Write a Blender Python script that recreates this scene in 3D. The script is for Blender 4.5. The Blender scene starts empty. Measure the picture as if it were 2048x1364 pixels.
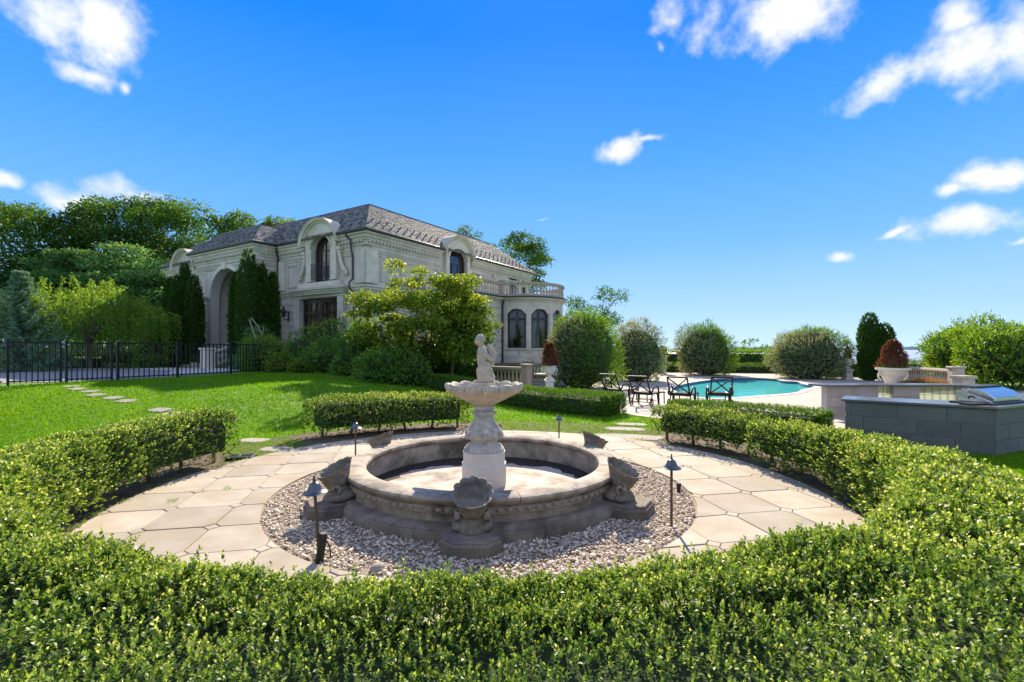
import bpy, bmesh, math, random
import numpy as np
from mathutils import Vector, Matrix
R = math.radians
rng = np.random.default_rng(7); random.seed(7)
scene = bpy.context.scene
col = scene.collection
# ---------------------------------------------------------------- camera
FPX, HZN, CXP, CAMH = 960.0, 698.0, 1024.0, 1.8     # focal length and horizon in photo pixels
cam = bpy.data.objects.new('camera', bpy.data.cameras.new('camera')); col.objects.link(cam)
cam.location = (0, 0, CAMH); cam.rotation_euler = (R(90), 0, 0)
cam.data.sensor_width = 36; cam.data.lens = 36*FPX/2048
cam.data.shift_y = (HZN-682)/2048
cam.data.clip_end = 40000; cam.data.clip_start = .05
scene.camera = cam
# ---------------------------------------------------------------- sky
SUN_AZ, SUN_EL = 5.0, 33.0
world = bpy.data.worlds.new('World'); scene.world = world; world.use_nodes = True
def build_world():
    nt = world.node_tree; nt.nodes.clear(); N = nt.nodes.new; L = nt.links.new
    out = N('ShaderNodeOutputWorld')
    tc = N('ShaderNodeTexCoord')
    sep = N('ShaderNodeSeparateXYZ'); L(tc.outputs['Generated'], sep.inputs[0])
    ramp = N('ShaderNodeValToRGB'); L(sep.outputs['Z'], ramp.inputs[0])
    stops = [(0.0, (.53,.75,1.0)), (.07, (.365,.61,1.0)), (.20, (.168,.45,1.0)), (.36, (.066,.33,.98)), (.55, (.005,.212,.93)), (.85, (.010,.18,.78))]
    cr = ramp.color_ramp
    while len(cr.elements) < len(stops): cr.elements.new(.5)
    for e, (p, c) in zip(cr.elements, stops): e.position = p; e.color = (*c, 1)
    sky = N('ShaderNodeTexSky'); sky.sky_type = 'NISHITA'; sky.sun_disc = False
    sky.sun_elevation = R(SUN_EL); sky.sun_rotation = R(SUN_AZ); sky.dust_density = .2; sky.air_density = 1.0
    skys = N('ShaderNodeVectorMath'); skys.operation = 'SCALE'; skys.inputs['Scale'].default_value = .06
    L(sky.outputs[0], skys.inputs[0])
    mix0 = N('ShaderNodeMix'); mix0.data_type = 'RGBA'; mix0.inputs[0].default_value = .07
    L(ramp.outputs[0], mix0.inputs[6]); L(skys.outputs[0], mix0.inputs[7])
    # clouds: ellipsoidal puffs on the unit sphere, edges broken up by fractal noise
    nz = N('ShaderNodeTexNoise'); nz.inputs['Scale'].default_value = 7; nz.inputs['Detail'].default_value = 5
    L(tc.outputs['Generated'], nz.inputs['Vector'])
    sub = N('ShaderNodeVectorMath'); sub.operation = 'MULTIPLY_ADD'; L(nz.outputs['Color'], sub.inputs[0])
    sub.inputs[1].default_value = (.07,)*3; L(tc.outputs['Generated'], sub.inputs[2])
    off = N('ShaderNodeVectorMath'); off.operation = 'SUBTRACT'; L(sub.outputs[0], off.inputs[0]); off.inputs[1].default_value = (.035,)*3
    puffs = [(95,22,105,36,-8,1),(190,55,88,38,-18,.95),(165,138,70,16,0,.68),(255,163,20,14,0,.5),(18,356,34,20,0,.9),
             (165,400,62,26,0,1.15),(235,386,66,28,0,1.2),(300,402,40,20,0,1),(1235,300,62,17,24,.85),(1290,275,42,10,5,.6),
             (1560,14,190,40,0,.95),(1500,52,50,26,0,.75),(1330,22,70,24,0,.45),(1770,160,92,22,22,1.0),(1890,118,115,34,0,1.15),
             (2035,85,62,62,0,1.1),(1890,32,60,26,0,.5),(2020,348,80,25,-3,1.25),(1911,379,38,18,0,1.0),(1925,462,82,27,0,1.2),
             (1792,475,38,10,8,.6),(1690,512,32,15,0,.7),(1075,440,34,6,8,.3),(2040,488,40,9,15,.45),(1320,100,22,12,0,.3)]
    dens = None
    def add_puff(dirv, ra, rb, rot, amp, dens):
        d = Vector(dirv).normalized()
        e1 = d.cross(Vector((0,0,1))).normalized(); e2 = e1.cross(d)
        c, s = math.cos(R(rot)), math.sin(R(rot))
        a1 = e1*c + e2*s; a2 = e2*c - e1*s
        m = Matrix((a1, a2, d)).transposed()
        mp = N('ShaderNodeMapping'); mp.vector_type = 'TEXTURE'
        mp.inputs['Location'].default_value = d; mp.inputs['Rotation'].default_value = m.to_euler()
        mp.inputs['Scale'].default_value = (ra, rb, max(ra, .05)*3)
        L(off.outputs[0], mp.inputs['Vector'])
        ln = N('ShaderNodeVectorMath'); ln.operation = 'LENGTH'; L(mp.outputs[0], ln.inputs[0])
        ma = N('ShaderNodeMath'); ma.operation = 'MULTIPLY_ADD'; L(ln.outputs['Value'], ma.inputs[0]); ma.inputs[1].default_value = -.95; ma.inputs[2].default_value = .35+.62*amp
        if dens is None: return ma
        mx = N('ShaderNodeMath'); mx.operation = 'MAXIMUM'; L(dens.outputs[0], mx.inputs[0]); L(ma.outputs[0], mx.inputs[1])
        return mx
    for (px, py, rx, ry, rot, amp) in puffs:
        v = Vector(((px-CXP)/FPX, 1, (HZN-py)/FPX)); k = v.length
        dens = add_puff(v, rx/FPX/k*1.15, ry/FPX/k*1.25, rot, amp, dens)
    rr = random.Random(3)
    for i in range(24):                      # extra unseen clouds round the rest of the sky, enlarged to fill shaded fronts
        az = R(62 + 236*(i+rr.random()*.8)/24); el = R(rr.uniform(8, 62))
        v = (math.sin(az)*math.cos(el), math.cos(az)*math.cos(el), math.sin(el))
        dens = add_puff(v, rr.uniform(.2,.42), rr.uniform(.09,.2), rr.uniform(-15,15), rr.uniform(.8,1.2), dens)
    n2 = N('ShaderNodeTexNoise'); n2.inputs['Scale'].default_value = 15; n2.inputs['Detail'].default_value = 8; n2.inputs['Roughness'].default_value = .6
    L(tc.outputs['Generated'], n2.inputs['Vector'])
    t = N('ShaderNodeMath'); t.operation = 'MULTIPLY_ADD'; L(n2.outputs['Fac'], t.inputs[0]); t.inputs[1].default_value = 2.0; t.inputs[2].default_value = -1.0
    s = N('ShaderNodeMath'); s.operation = 'ADD'; L(dens.outputs[0], s.inputs[0]); L(t.outputs[0], s.inputs[1])
    mr = N('ShaderNodeMapRange'); mr.interpolation_type = 'SMOOTHSTEP'; L(s.outputs[0], mr.inputs['Value'])
    mr.inputs['From Min'].default_value = .02; mr.inputs['From Max'].default_value = .95; mr.inputs['To Max'].default_value = .97
    cl = N('ShaderNodeValToRGB'); L(n2.outputs['Fac'], cl.inputs[0])
    cl.color_ramp.elements[0].color = (.62,.70,.84,1); cl.color_ramp.elements[0].position = .3
    cl.color_ramp.elements[1].color = (.84,.84,.84,1); cl.color_ramp.elements[1].position = .58
    mix = N('ShaderNodeMix'); mix.data_type = 'RGBA'; L(mr.outputs[0], mix.inputs[0]); L(mix0.outputs[2], mix.inputs[6]); L(cl.outputs[0], mix.inputs[7])
    bg = N('ShaderNodeBackground'); L(mix.outputs[2], bg.inputs['Color']); bg.inputs['Strength'].default_value = .585
    L(bg.outputs[0], out.inputs['Surface'])
build_world()
# ---------------------------------------------------------------- sun, view
sun = bpy.data.objects.new('sun', bpy.data.lights.new('sun', 'SUN')); col.objects.link(sun)
sun.data.energy = 5.0; sun.data.angle = R(.53); sun.data.color = (1, .88, .68)
sd = Vector((math.sin(R(SUN_AZ))*math.cos(R(SUN_EL)), math.cos(R(SUN_AZ))*math.cos(R(SUN_EL)), math.sin(R(SUN_EL))))
sun.rotation_euler = sd.to_track_quat('Z', 'Y').to_euler(); sun.location = (5, 30, 30)
scene.view_settings.view_transform = 'Standard'; scene.view_settings.look = 'None'
scene.view_settings.exposure = 1.15; scene.view_settings.gamma = 1.0
scene.render.engine = 'CYCLES'; scene.cycles.max_bounces = 6; scene.cycles.transparent_max_bounces = 8
scene.cycles.diffuse_bounces = 2; scene.cycles.transmission_bounces = 4
# ---------------------------------------------------------------- helpers
def gp(px, py, z=0.0):
    Y = FPX*(CAMH-z)/(py-HZN); return ((px-CXP)/FPX*Y, Y)
def at(px, Y): return (px-CXP)/FPX*Y
def zat(py, Y): return CAMH+(HZN-py)*Y/FPX
def sstep(a, b, x):
    t = np.clip((np.asarray(x, float)-a)/(b-a), 0, 1); return t*t*(3-2*t)
def ground_z(x, y):
    x = np.asarray(x, float); y = np.asarray(y, float)
    z = .7*sstep(7.0, 15.5, y)*(1-sstep(-8.0, 1.5, x))*sstep(5.6, 9.5, np.hypot(x+.36, y-6.2))
    z = z - 14.5*sstep(46, 75, y)*sstep(-25, 0, x) - 1.0*sstep(60, 140, y)*(1-sstep(-25,0,x))
    return z
class MB:
    def __init__(s): s.v = []; s.f = []
    def add(s, vs, fs):
        o = len(s.v); s.v += [tuple(map(float, p)) for p in vs]; s.f += [tuple(i+o for i in f) for f in fs]; return s
    def box(s, x0, x1, y0, y1, z0, z1, mtx=None):
        vs = [(x0,y0,z0),(x1,y0,z0),(x1,y1,z0),(x0,y1,z0),(x0,y0,z1),(x1,y0,z1),(x1,y1,z1),(x0,y1,z1)]
        if mtx is not None: vs = [mtx @ Vector(p) for p in vs]
        return s.add(vs, [(0,3,2,1),(4,5,6,7),(0,1,5,4),(1,2,6,5),(2,3,7,6),(3,0,4,7)])
    def cbox(s, c, sz, mtx=None):
        return s.box(c[0]-sz[0]/2, c[0]+sz[0]/2, c[1]-sz[1]/2, c[1]+sz[1]/2, c[2]-sz[2]/2, c[2]+sz[2]/2, mtx)
    def tube(s, pts, rad, n=8, cap=True):
        pts = [Vector(p) for p in pts]
        if not hasattr(rad, '__len__'): rad = [rad]*len(pts)
        vs = []; fs = []; ref = None
        for i, p in enumerate(pts):
            d = (pts[min(i+1, len(pts)-1)]-pts[max(i-1, 0)]).normalized()
            if ref is None: ref = Vector((1,0,0)) if abs(d.x) < .8 else Vector((0,1,0))
            a = d.cross(ref).normalized(); b = d.cross(a); ref = b.cross(d) if False else ref
            for k in range(n):
                t = 2*math.pi*k/n; vs.append(p+(a*math.cos(t)+b*math.sin(t))*rad[i])
        for i in range(len(pts)-1):
            for k in range(n): fs.append((i*n+k, i*n+(k+1)%n, (i+1)*n+(k+1)%n, (i+1)*n+k))
        if cap: fs.append(tuple(range(n))[::-1]); fs.append(tuple((len(pts)-1)*n+k for k in range(n)))
        return s.add(vs, fs)
    def lathe(s, prof, n=32, c=(0,0,0), mod=None, a0=0, a1=2*math.pi, cap=False):
        full = abs(a1-a0-2*math.pi) < 1e-6; m = n if full else n+1
        vs = []; fs = []
        for j, (r, z) in enumerate(prof):
            for k in range(m):
                t = a0+(a1-a0)*k/n; rr, zz = (r, z) if mod is None else mod(r, z, t, j)
                vs.append((c[0]+rr*math.cos(t), c[1]+rr*math.sin(t), c[2]+zz))
        for j in range(len(prof)-1):
            for k in range(n):
                k2 = (k+1) % m; fs.append((j*m+k, j*m+k2, (j+1)*m+k2, (j+1)*m+k))
        if cap and full:
            fs.append(tuple(range(m))[::-1]); fs.append(tuple((len(prof)-1)*m+k for k in range(m)))
        if not full:                           # a segment of a ring: close both ends
            fs.append(tuple(j*m for j in range(len(prof)))); fs.append(tuple(j*m+n for j in range(len(prof)))[::-1])
        return s.add(vs, fs)
    def prism(s, poly, z0, z1, bev=0):
        n = len(poly); c = np.mean(np.array(poly), 0)
        if bev:
            top = []
            for p in poly:
                d = np.array(p)-c; l = np.hypot(*d); top.append(tuple(c+d*(1-bev/max(l, .05))))
            vs = [(x, y, z0) for x, y in poly]+[(x, y, z1-bev*.6) for x, y in poly]+[(x, y, z1) for x, y in top]
            fs = [tuple(range(n))[::-1], tuple(range(2*n, 3*n))]
            for r in (0, 1):
                for k in range(n): fs.append((r*n+k, r*n+(k+1)%n, (r+1)*n+(k+1)%n, (r+1)*n+k))
        else:
            vs = [(x, y, z0) for x, y in poly]+[(x, y, z1) for x, y in poly]
            fs = [tuple(range(n))[::-1], tuple(range(n, 2*n))]+[(k, (k+1)%n, n+(k+1)%n, n+k) for k in range(n)]
        return s.add(vs, fs)
    def sweep(s, prof, path, closed=False):
        """prof: (out, z) pairs; path: xy points, out = right-hand side of travel"""
        P = [Vector((p[0], p[1])) for p in path]; n = len(P); vs = []; fs = []; m = len(prof)
        for i, p in enumerate(P):
            if closed: d0 = (p-P[i-1]).normalized(); d1 = (P[(i+1)%n]-p).normalized()
            else:
                d0 = (p-P[i-1]).normalized() if i > 0 else (P[1]-P[0]).normalized()
                d1 = (P[i+1]-p).normalized() if i < n-1 else d0
            n0 = Vector((d0.y, -d0.x)); n1 = Vector((d1.y, -d1.x)); b = (n0+n1).normalized(); k = 1/max(.3, b.dot(n0))
            for (o, z) in prof: vs.append((p.x+b.x*o*k, p.y+b.y*o*k, z))
        for i in range(n if closed else n-1):
            j = (i+1) % n
            for k in range(m): fs.append((i*m+k, i*m+(k+1)%m, j*m+(k+1)%m, j*m+k))
        if not closed: fs.append(tuple(range(m))[::-1]); fs.append(tuple((n-1)*m+k for k in range(m)))
        return s.add(vs, fs)
    def ball(s, c, r, nu=8, nv=5, mtx=None):
        r = r if hasattr(r, '__len__') else (r, r, r); vs = []; fs = []
        for j in range(1, nv):
            p = math.pi*j/nv
            for k in range(nu):
                t = 2*math.pi*k/nu; vs.append((r[0]*math.sin(p)*math.cos(t), r[1]*math.sin(p)*math.sin(t), r[2]*math.cos(p)))
        vs += [(0,0,r[2]), (0,0,-r[2])]; a = len(vs)-2; b = a+1
        for j in range(nv-2):
            for k in range(nu): fs.append((j*nu+k, (j+1)*nu+k, (j+1)*nu+(k+1)%nu, j*nu+(k+1)%nu))
        for k in range(nu): fs.append((a, k, (k+1)%nu)); fs.append((b, (nv-2)*nu+(k+1)%nu, (nv-2)*nu+k))
        if mtx is not None: vs = [mtx @ Vector(p) for p in vs]
        return s.add([(p[0]+c[0], p[1]+c[1], p[2]+c[2]) for p in vs], fs)
    def mesh(s, name, smooth=False):
        me = bpy.data.meshes.new(name); me.from_pydata(s.v, [], s.f); me.update()
        if smooth:
            me.polygons.foreach_set('use_smooth', [True]*len(me.polygons))
        return me
def panel(outline, holes, depth, fn, mb=None):
    """flat sheet with holes and real thickness: fn(u, v, d) -> xyz, d = 0 outer face, d = -depth inner face"""
    mb = mb or MB(); bm = bmesh.new(); edges = []
    for loop in [outline]+holes:
        vs = [bm.verts.new((p[0], p[1], 0)) for p in loop]
        for i in range(len(vs)): edges.append(bm.edges.new((vs[i], vs[(i+1)%len(vs)])))
    bmesh.ops.triangle_fill(bm, use_beauty=True, use_dissolve=False, edges=edges, normal=(0,0,1))
    bm.verts.index_update(); pts = [(v.co.x, v.co.y) for v in bm.verts]
    fs = [tuple(v.index for v in f.verts) for f in bm.faces]; bm.free()
    mb.add([fn(u, v, 0) for u, v in pts], fs)
    mb.add([fn(u, v, -depth) for u, v in pts], [f[::-1] for f in fs])
    for loop in [outline]+holes:
        n = len(loop)
        mb.add([fn(p[0], p[1], 0) for p in loop]+[fn(p[0], p[1], -depth) for p in loop], [(k, (k+1)%n, n+(k+1)%n, n+k) for k in range(n)])
    return mb
def arch(x0, x1, z0, zs, zt, n=14):
    """polygon of an opening with an elliptical head (springing zs, crown zt)"""
    c = (x0+x1)/2; r = (x1-x0)/2
    return [(x0, z0), (x1, z0)]+[(c+r*math.cos(math.pi*k/n), zs+(zt-zs)*math.sin(math.pi*k/n)) for k in range(n+1)]
def rect(x0, x1, z0, z1): return [(x0,z0),(x1,z0),(x1,z1),(x0,z1)]
def link(name, me, mat=None, parent=None, loc=None, rot=None, scale=None):
    o = bpy.data.objects.new(name, me); col.objects.link(o)
    if mat is not None and me is not None and not me.materials: me.materials.append(M[mat] if isinstance(mat, str) else mat)
    if parent is not None: o.parent = parent
    if loc is not None: o.location = loc
    if rot is not None: o.rotation_euler = rot
    if scale is not None: o.scale = scale
    return o
def obj(name, mb, mat, parent=None, smooth=False, bevel=0, **k):
    me = mb.mesh(name, smooth); o = link(name, me, mat, parent, **k)
    if bevel:
        b = o.modifiers.new('bevel', 'BEVEL'); b.width = bevel; b.segments = 2; b.limit_method = 'ANGLE'; b.angle_limit = R(40)
    if smooth:
        try: me.set_sharp_from_angle(angle=R(38))
        except Exception: pass
    return o
def tag(o, label, cat, group=None):
    o['label'] = label; o['category'] = cat
    if group: o['group'] = group
    return o
def thing(name, label, cat, loc=(0,0,0), rz=0, group=None, scale=None):
    o = link(name, None, None, None, loc, (0,0,rz), scale); return tag(o, label, cat, group)
def struct(o): o['kind'] = 'structure'; return o
def stuff(o): o['kind'] = 'stuff'; return o
# ---------------------------------------------------------------- materials
M = {}
def nodes(name):
    m = bpy.data.materials.new(name); m.use_nodes = True; nt = m.node_tree
    return m, nt, nt.nodes, nt.links, nt.nodes['Principled BSDF']
def surf(name, c1, c2=None, scale=4, rough=.8, bump=.0, bscale=40, metal=0, stain=None, sscale=1.2, samt=.5, detail=6, spec=.3, attr=False, c3=None, stretch=None, ov=.1):
    m, nt, N, L, b = nodes(name); M[name] = m
    b.inputs['Roughness'].default_value = rough; b.inputs['Metallic'].default_value = metal; b.inputs['Specular IOR Level'].default_value = spec
    tc = N.new('ShaderNodeTexCoord'); vec = tc.outputs['Object']
    if stretch:
        mp = N.new('ShaderNodeMapping'); mp.inputs['Scale'].default_value = stretch; L.new(vec, mp.inputs[0]); vec = mp.outputs[0]
    n = N.new('ShaderNodeTexNoise'); n.inputs['Scale'].default_value = scale; n.inputs['Detail'].default_value = detail; n.inputs['Roughness'].default_value = .62; L.new(vec, n.inputs['Vector'])
    r = N.new('ShaderNodeValToRGB'); r.color_ramp.elements[0].position = .32; r.color_ramp.elements[1].position = .7
    r.color_ramp.elements[0].color = (*c1, 1); r.color_ramp.elements[1].color = (*(c2 or c1), 1)
    if c3: e = r.color_ramp.elements.new(.5); e.color = (*c3, 1)
    if attr:
        at_ = N.new('ShaderNodeAttribute'); at_.attribute_name = 'var'
        mx = N.new('ShaderNodeMath'); mx.operation = 'MULTIPLY_ADD'; L.new(n.outputs['Fac'], mx.inputs[0]); mx.inputs[1].default_value = .5
        m2 = N.new('ShaderNodeMath'); m2.operation = 'MULTIPLY'; L.new(at_.outputs['Fac'], m2.inputs[0]); m2.inputs[1].default_value = .5; L.new(m2.outputs[0], mx.inputs[2]); L.new(mx.outputs[0], r.inputs[0])
    else: L.new(n.outputs['Fac'], r.inputs[0])
    # each separate object a little lighter or darker
    oi = N.new('ShaderNodeObjectInfo'); hv = N.new('ShaderNodeHueSaturation'); mr = N.new('ShaderNodeMapRange')
    mr.inputs['To Min'].default_value = 1-ov; mr.inputs['To Max'].default_value = 1+ov; L.new(oi.outputs['Random'], mr.inputs['Value']); L.new(mr.outputs[0], hv.inputs['Value']); L.new(r.outputs[0], hv.inputs['Color'])
    cout = hv.outputs[0]
    if stain:
        n2 = N.new('ShaderNodeTexNoise'); n2.inputs['Scale'].default_value = sscale; n2.inputs['Detail'].default_value = 9; n2.inputs['Roughness'].default_value = .68; L.new(vec, n2.inputs['Vector'])
        r2 = N.new('ShaderNodeValToRGB'); r2.color_ramp.elements[0].position = .46; r2.color_ramp.elements[1].position = .66
        r2.color_ramp.elements[0].color = (0,0,0,1); r2.color_ramp.elements[1].color = (samt,)*3+(1,); L.new(n2.outputs['Fac'], r2.inputs[0])
        mx = N.new('ShaderNodeMix'); mx.data_type = 'RGBA'; L.new(r2.outputs[0], mx.inputs[0]); L.new(cout, mx.inputs[6]); mx.inputs[7].default_value = (*stain, 1); cout = mx.outputs[2]
    L.new(cout, b.inputs['Base Color'])
    if bump:
        n3 = N.new('ShaderNodeTexNoise'); n3.inputs['Scale'].default_value = bscale; n3.inputs['Detail'].default_value = 5; L.new(vec, n3.inputs['Vector'])
        bp = N.new('ShaderNodeBump'); bp.inputs['Strength'].default_value = bump; bp.inputs['Distance'].default_value = .02; L.new(n3.outputs['Fac'], bp.inputs['Height']); L.new(bp.outputs[0], b.inputs['Normal'])
    return m
def leafmat(name, cols, trans=.45, gloss=.05, rough=.35, tint=(1.25,1.15,.55)):
    m, nt, N, L, b = nodes(name); M[name] = m; N.remove(b); out = N['Material Output']
    at_ = N.new('ShaderNodeAttribute'); at_.attribute_name = 'var'
    r = N.new('ShaderNodeValToRGB'); L.new(at_.outputs['Fac'], r.inputs[0]); cr = r.color_ramp
    while len(cr.elements) < len(cols): cr.elements.new(.5)
    for i, (e, c) in enumerate(zip(cr.elements, cols)): e.position = i/(len(cols)-1); e.color = (*c, 1)
    d = N.new('ShaderNodeBsdfDiffuse'); L.new(r.outputs[0], d.inputs['Color'])
    t = N.new('ShaderNodeBsdfTranslucent'); tm = N.new('ShaderNodeMix'); tm.data_type = 'RGBA'; tm.blend_type = 'MULTIPLY'; tm.inputs[0].default_value = 1
    L.new(r.outputs[0], tm.inputs[6]); tm.inputs[7].default_value = (*tint, 1); tm.clamp_result = False; L.new(tm.outputs[2], t.inputs['Color'])
    m1 = N.new('ShaderNodeMixShader'); m1.inputs[0].default_value = trans; L.new(d.outputs[0], m1.inputs[1]); L.new(t.outputs[0], m1.inputs[2])
    g = N.new('ShaderNodeBsdfGlossy'); g.inputs['Roughness'].default_value = rough; g.inputs['Color'].default_value = (1,1,.95,1)
    m2 = N.new('ShaderNodeMixShader'); m2.inputs[0].default_value = gloss; L.new(m1.outputs[0], m2.inputs[1]); L.new(g.outputs[0], m2.inputs[2])
    L.new(m2.outputs[0], out.inputs['Surface']); return m
# stone, metal and ground
surf('limestone', (.57,.51,.415), (.71,.64,.53), 2.2, .85, .12, 60, stain=(.36,.33,.27), sscale=.7, samt=.45)
surf('limestone_block', (.51,.46,.375), (.65,.59,.49), 2.6, .85, .18, 50, stain=(.34,.31,.27), sscale=.9, samt=.5)
surf('porch_stone', (.66,.60,.51), (.76,.70,.60), 2, .85, .06, 60)
surf('niche_paint', (.50,.40,.33), (.55,.45,.38), 2, .85)
surf('fountain_stone', (.25,.21,.165), (.47,.40,.315), 6, .85, .35, 55, stain=(.075,.06,.045), sscale=2.6, samt=.85)
surf('step_stone', (.16,.132,.102), (.29,.242,.19), 6, .85, .35, 55, stain=(.07,.055,.045), sscale=3.2, samt=.8)
surf('sediment_shade', (.02,.016,.013), (.06,.048,.038), 14, .9, .5, 50)
surf('shell_stone', (.16,.14,.11), (.32,.275,.22), 9, .8, .4, 60, stain=(.055,.055,.05), sscale=4, samt=.8)
surf('basin_inside', (.17,.15,.12), (.46,.42,.36), 3.5, .85, .3, 45, stain=(.05,.05,.035), sscale=1.9, samt=.85)
surf('basin_floor', (.40,.31,.24), (.62,.52,.43), 2.2, .85, .2, 40, stain=(.05,.04,.035), sscale=1.6, samt=.85)
surf('moss', (.07,.10,.03), (.12,.15,.05), 20, .9)
surf('pedestal_stone', (.55,.52,.46), (.70,.66,.59), 6, .8, .12, 60, stain=(.45,.38,.30), sscale=3, samt=.4)
surf('column_stone', (.30,.28,.25), (.56,.50,.42), 9, .8, .3, 60, stain=(.20,.20,.20), sscale=7, samt=.6)
surf('statue_stone', (.36,.31,.24), (.58,.50,.40), 12, .8, .3, 70, stain=(.22,.20,.17), sscale=9, samt=.5)
surf('urn_paint', (.66,.62,.53), (.78,.74,.65), 8, .7, .1, 50, stain=(.50,.44,.34), sscale=7, samt=.5)
surf('paving', (.325,.28,.215), (.425,.37,.29), 2.4, .85, .16, 120, stain=(.30,.22,.13), sscale=1.1, samt=.6, ov=.16)
surf('joint', (.29,.20,.13), (.40,.29,.19), 20, .95, .3, 60)
surf('stepping', (.26,.23,.19), (.36,.32,.26), 5, .9, .2, 60)
surf('deck', (.38,.325,.27), (.455,.395,.325), 1.2, .85, .06, 60, stain=(.40,.34,.29), sscale=.5, samt=.4)
surf('coping', (.50,.44,.37), (.56,.50,.42), 2, .8, .05, 60)
surf('pool_plaster', (.10,.42,.48), (.14,.5,.54), .8, .7)
surf('soil', (.055,.038,.025), (.16,.11,.07), 16, .95, .8, 40, stain=(.26,.20,.12), sscale=5, samt=.5)
surf('lawn', (.07,.18,.004), (.12,.25,.006), 1.4, .9, .4, 120, stain=(.15,.22,.015), sscale=.5, samt=.6)
surf('far_ground', (.05,.11,.02), (.07,.14,.025), .3, .9)
surf('asphalt', (.20,.195,.185), (.26,.25,.24), 8, .85, .1, 80)
surf('kerb_stone', (.42,.40,.37), (.5,.48,.44), 4, .85, .1, 60)
surf('pebble', (.30,.215,.14), (.82,.70,.55), 3, .75, attr=True, c3=(.60,.475,.345))
surf('gravel_base', (.20,.16,.12), (.30,.25,.19), 30, .95, .6, 80)
surf('slate', (.13,.128,.125), (.36,.34,.31), 3, .75, .15, 60, attr=True, c3=(.225,.215,.20), spec=.15)
surf('dark_metal', (.012,.013,.016), (.022,.023,.028), 10, .4, metal=0, spec=.5)
surf('fence_paint', (.005,.006,.009), (.009,.011,.015), 10, .5, spec=.25)
surf('iron', (.008,.007,.007), (.014,.013,.012), 12, .5, .1, 80, spec=.4)
surf('bronze_light', (.055,.035,.025), (.10,.065,.045), 14, .45, .1, 80, spec=.5)
surf('light_shade', (.07,.085,.10), (.16,.17,.17), 12, .32, metal=.7)
surf('gutter', (.035,.026,.024), (.055,.042,.038), 6, .4, spec=.5)
surf('lead', (.30,.30,.31), (.42,.42,.43), 4, .45, spec=.5)
surf('window_frame', (.030,.016,.012), (.045,.024,.018), 8, .35, spec=.5)
surf('kitchen_stone', (.115,.12,.11), (.165,.165,.15), 2.4, .8, .1, 70, stain=(.085,.09,.09), sscale=1.2, samt=.5)
surf('kitchen_stone_warm', (.30,.25,.22), (.40,.34,.30), 2.4, .8, .1, 70)
surf('kitchen_joint', (.42,.42,.39), (.50,.49,.46), 12, .9)
surf('granite', (.075,.068,.066), (.17,.155,.15), 70, .22, spec=.6)
surf('granite_edge', (.03,.028,.028), (.06,.055,.055), 70, .25, spec=.6)
surf('steel', (.55,.56,.57), (.66,.67,.68), 3, .22, metal=1, stretch=(1,1,30))
surf('black_plastic', (.012,.012,.013), (.025,.025,.026), 15, .45)
surf('bark', (.09,.065,.045), (.17,.13,.095), 9, .9, .5, 30, stretch=(1,1,.25))
surf('pale_bark', (.26,.23,.19), (.40,.36,.31), 9, .9, .4, 30)
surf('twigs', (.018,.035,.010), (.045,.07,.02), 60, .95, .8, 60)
surf('dry_twigs', (.10,.05,.028), (.2,.1,.06), 30, .95)
surf('curtain', (.36,.29,.19), (.46,.38,.26), 3, .9, stretch=(9,9,.3))
surf('room', (.10,.07,.045), (.14,.10,.06), 1, .9)
surf('far_land', (.13,.20,.24), (.18,.26,.29), .002, 1)
surf('pool_tile', (.02,.09,.16), (.05,.16,.24), 30, .3)
surf('baluster_stone', (.34,.30,.245), (.46,.41,.34), 5, .85, .1, 60, stain=(.3,.25,.2), sscale=3, samt=.4)
surf('pink_stone', (.36,.27,.22), (.46,.36,.30), 5, .85, .1, 60)
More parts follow.
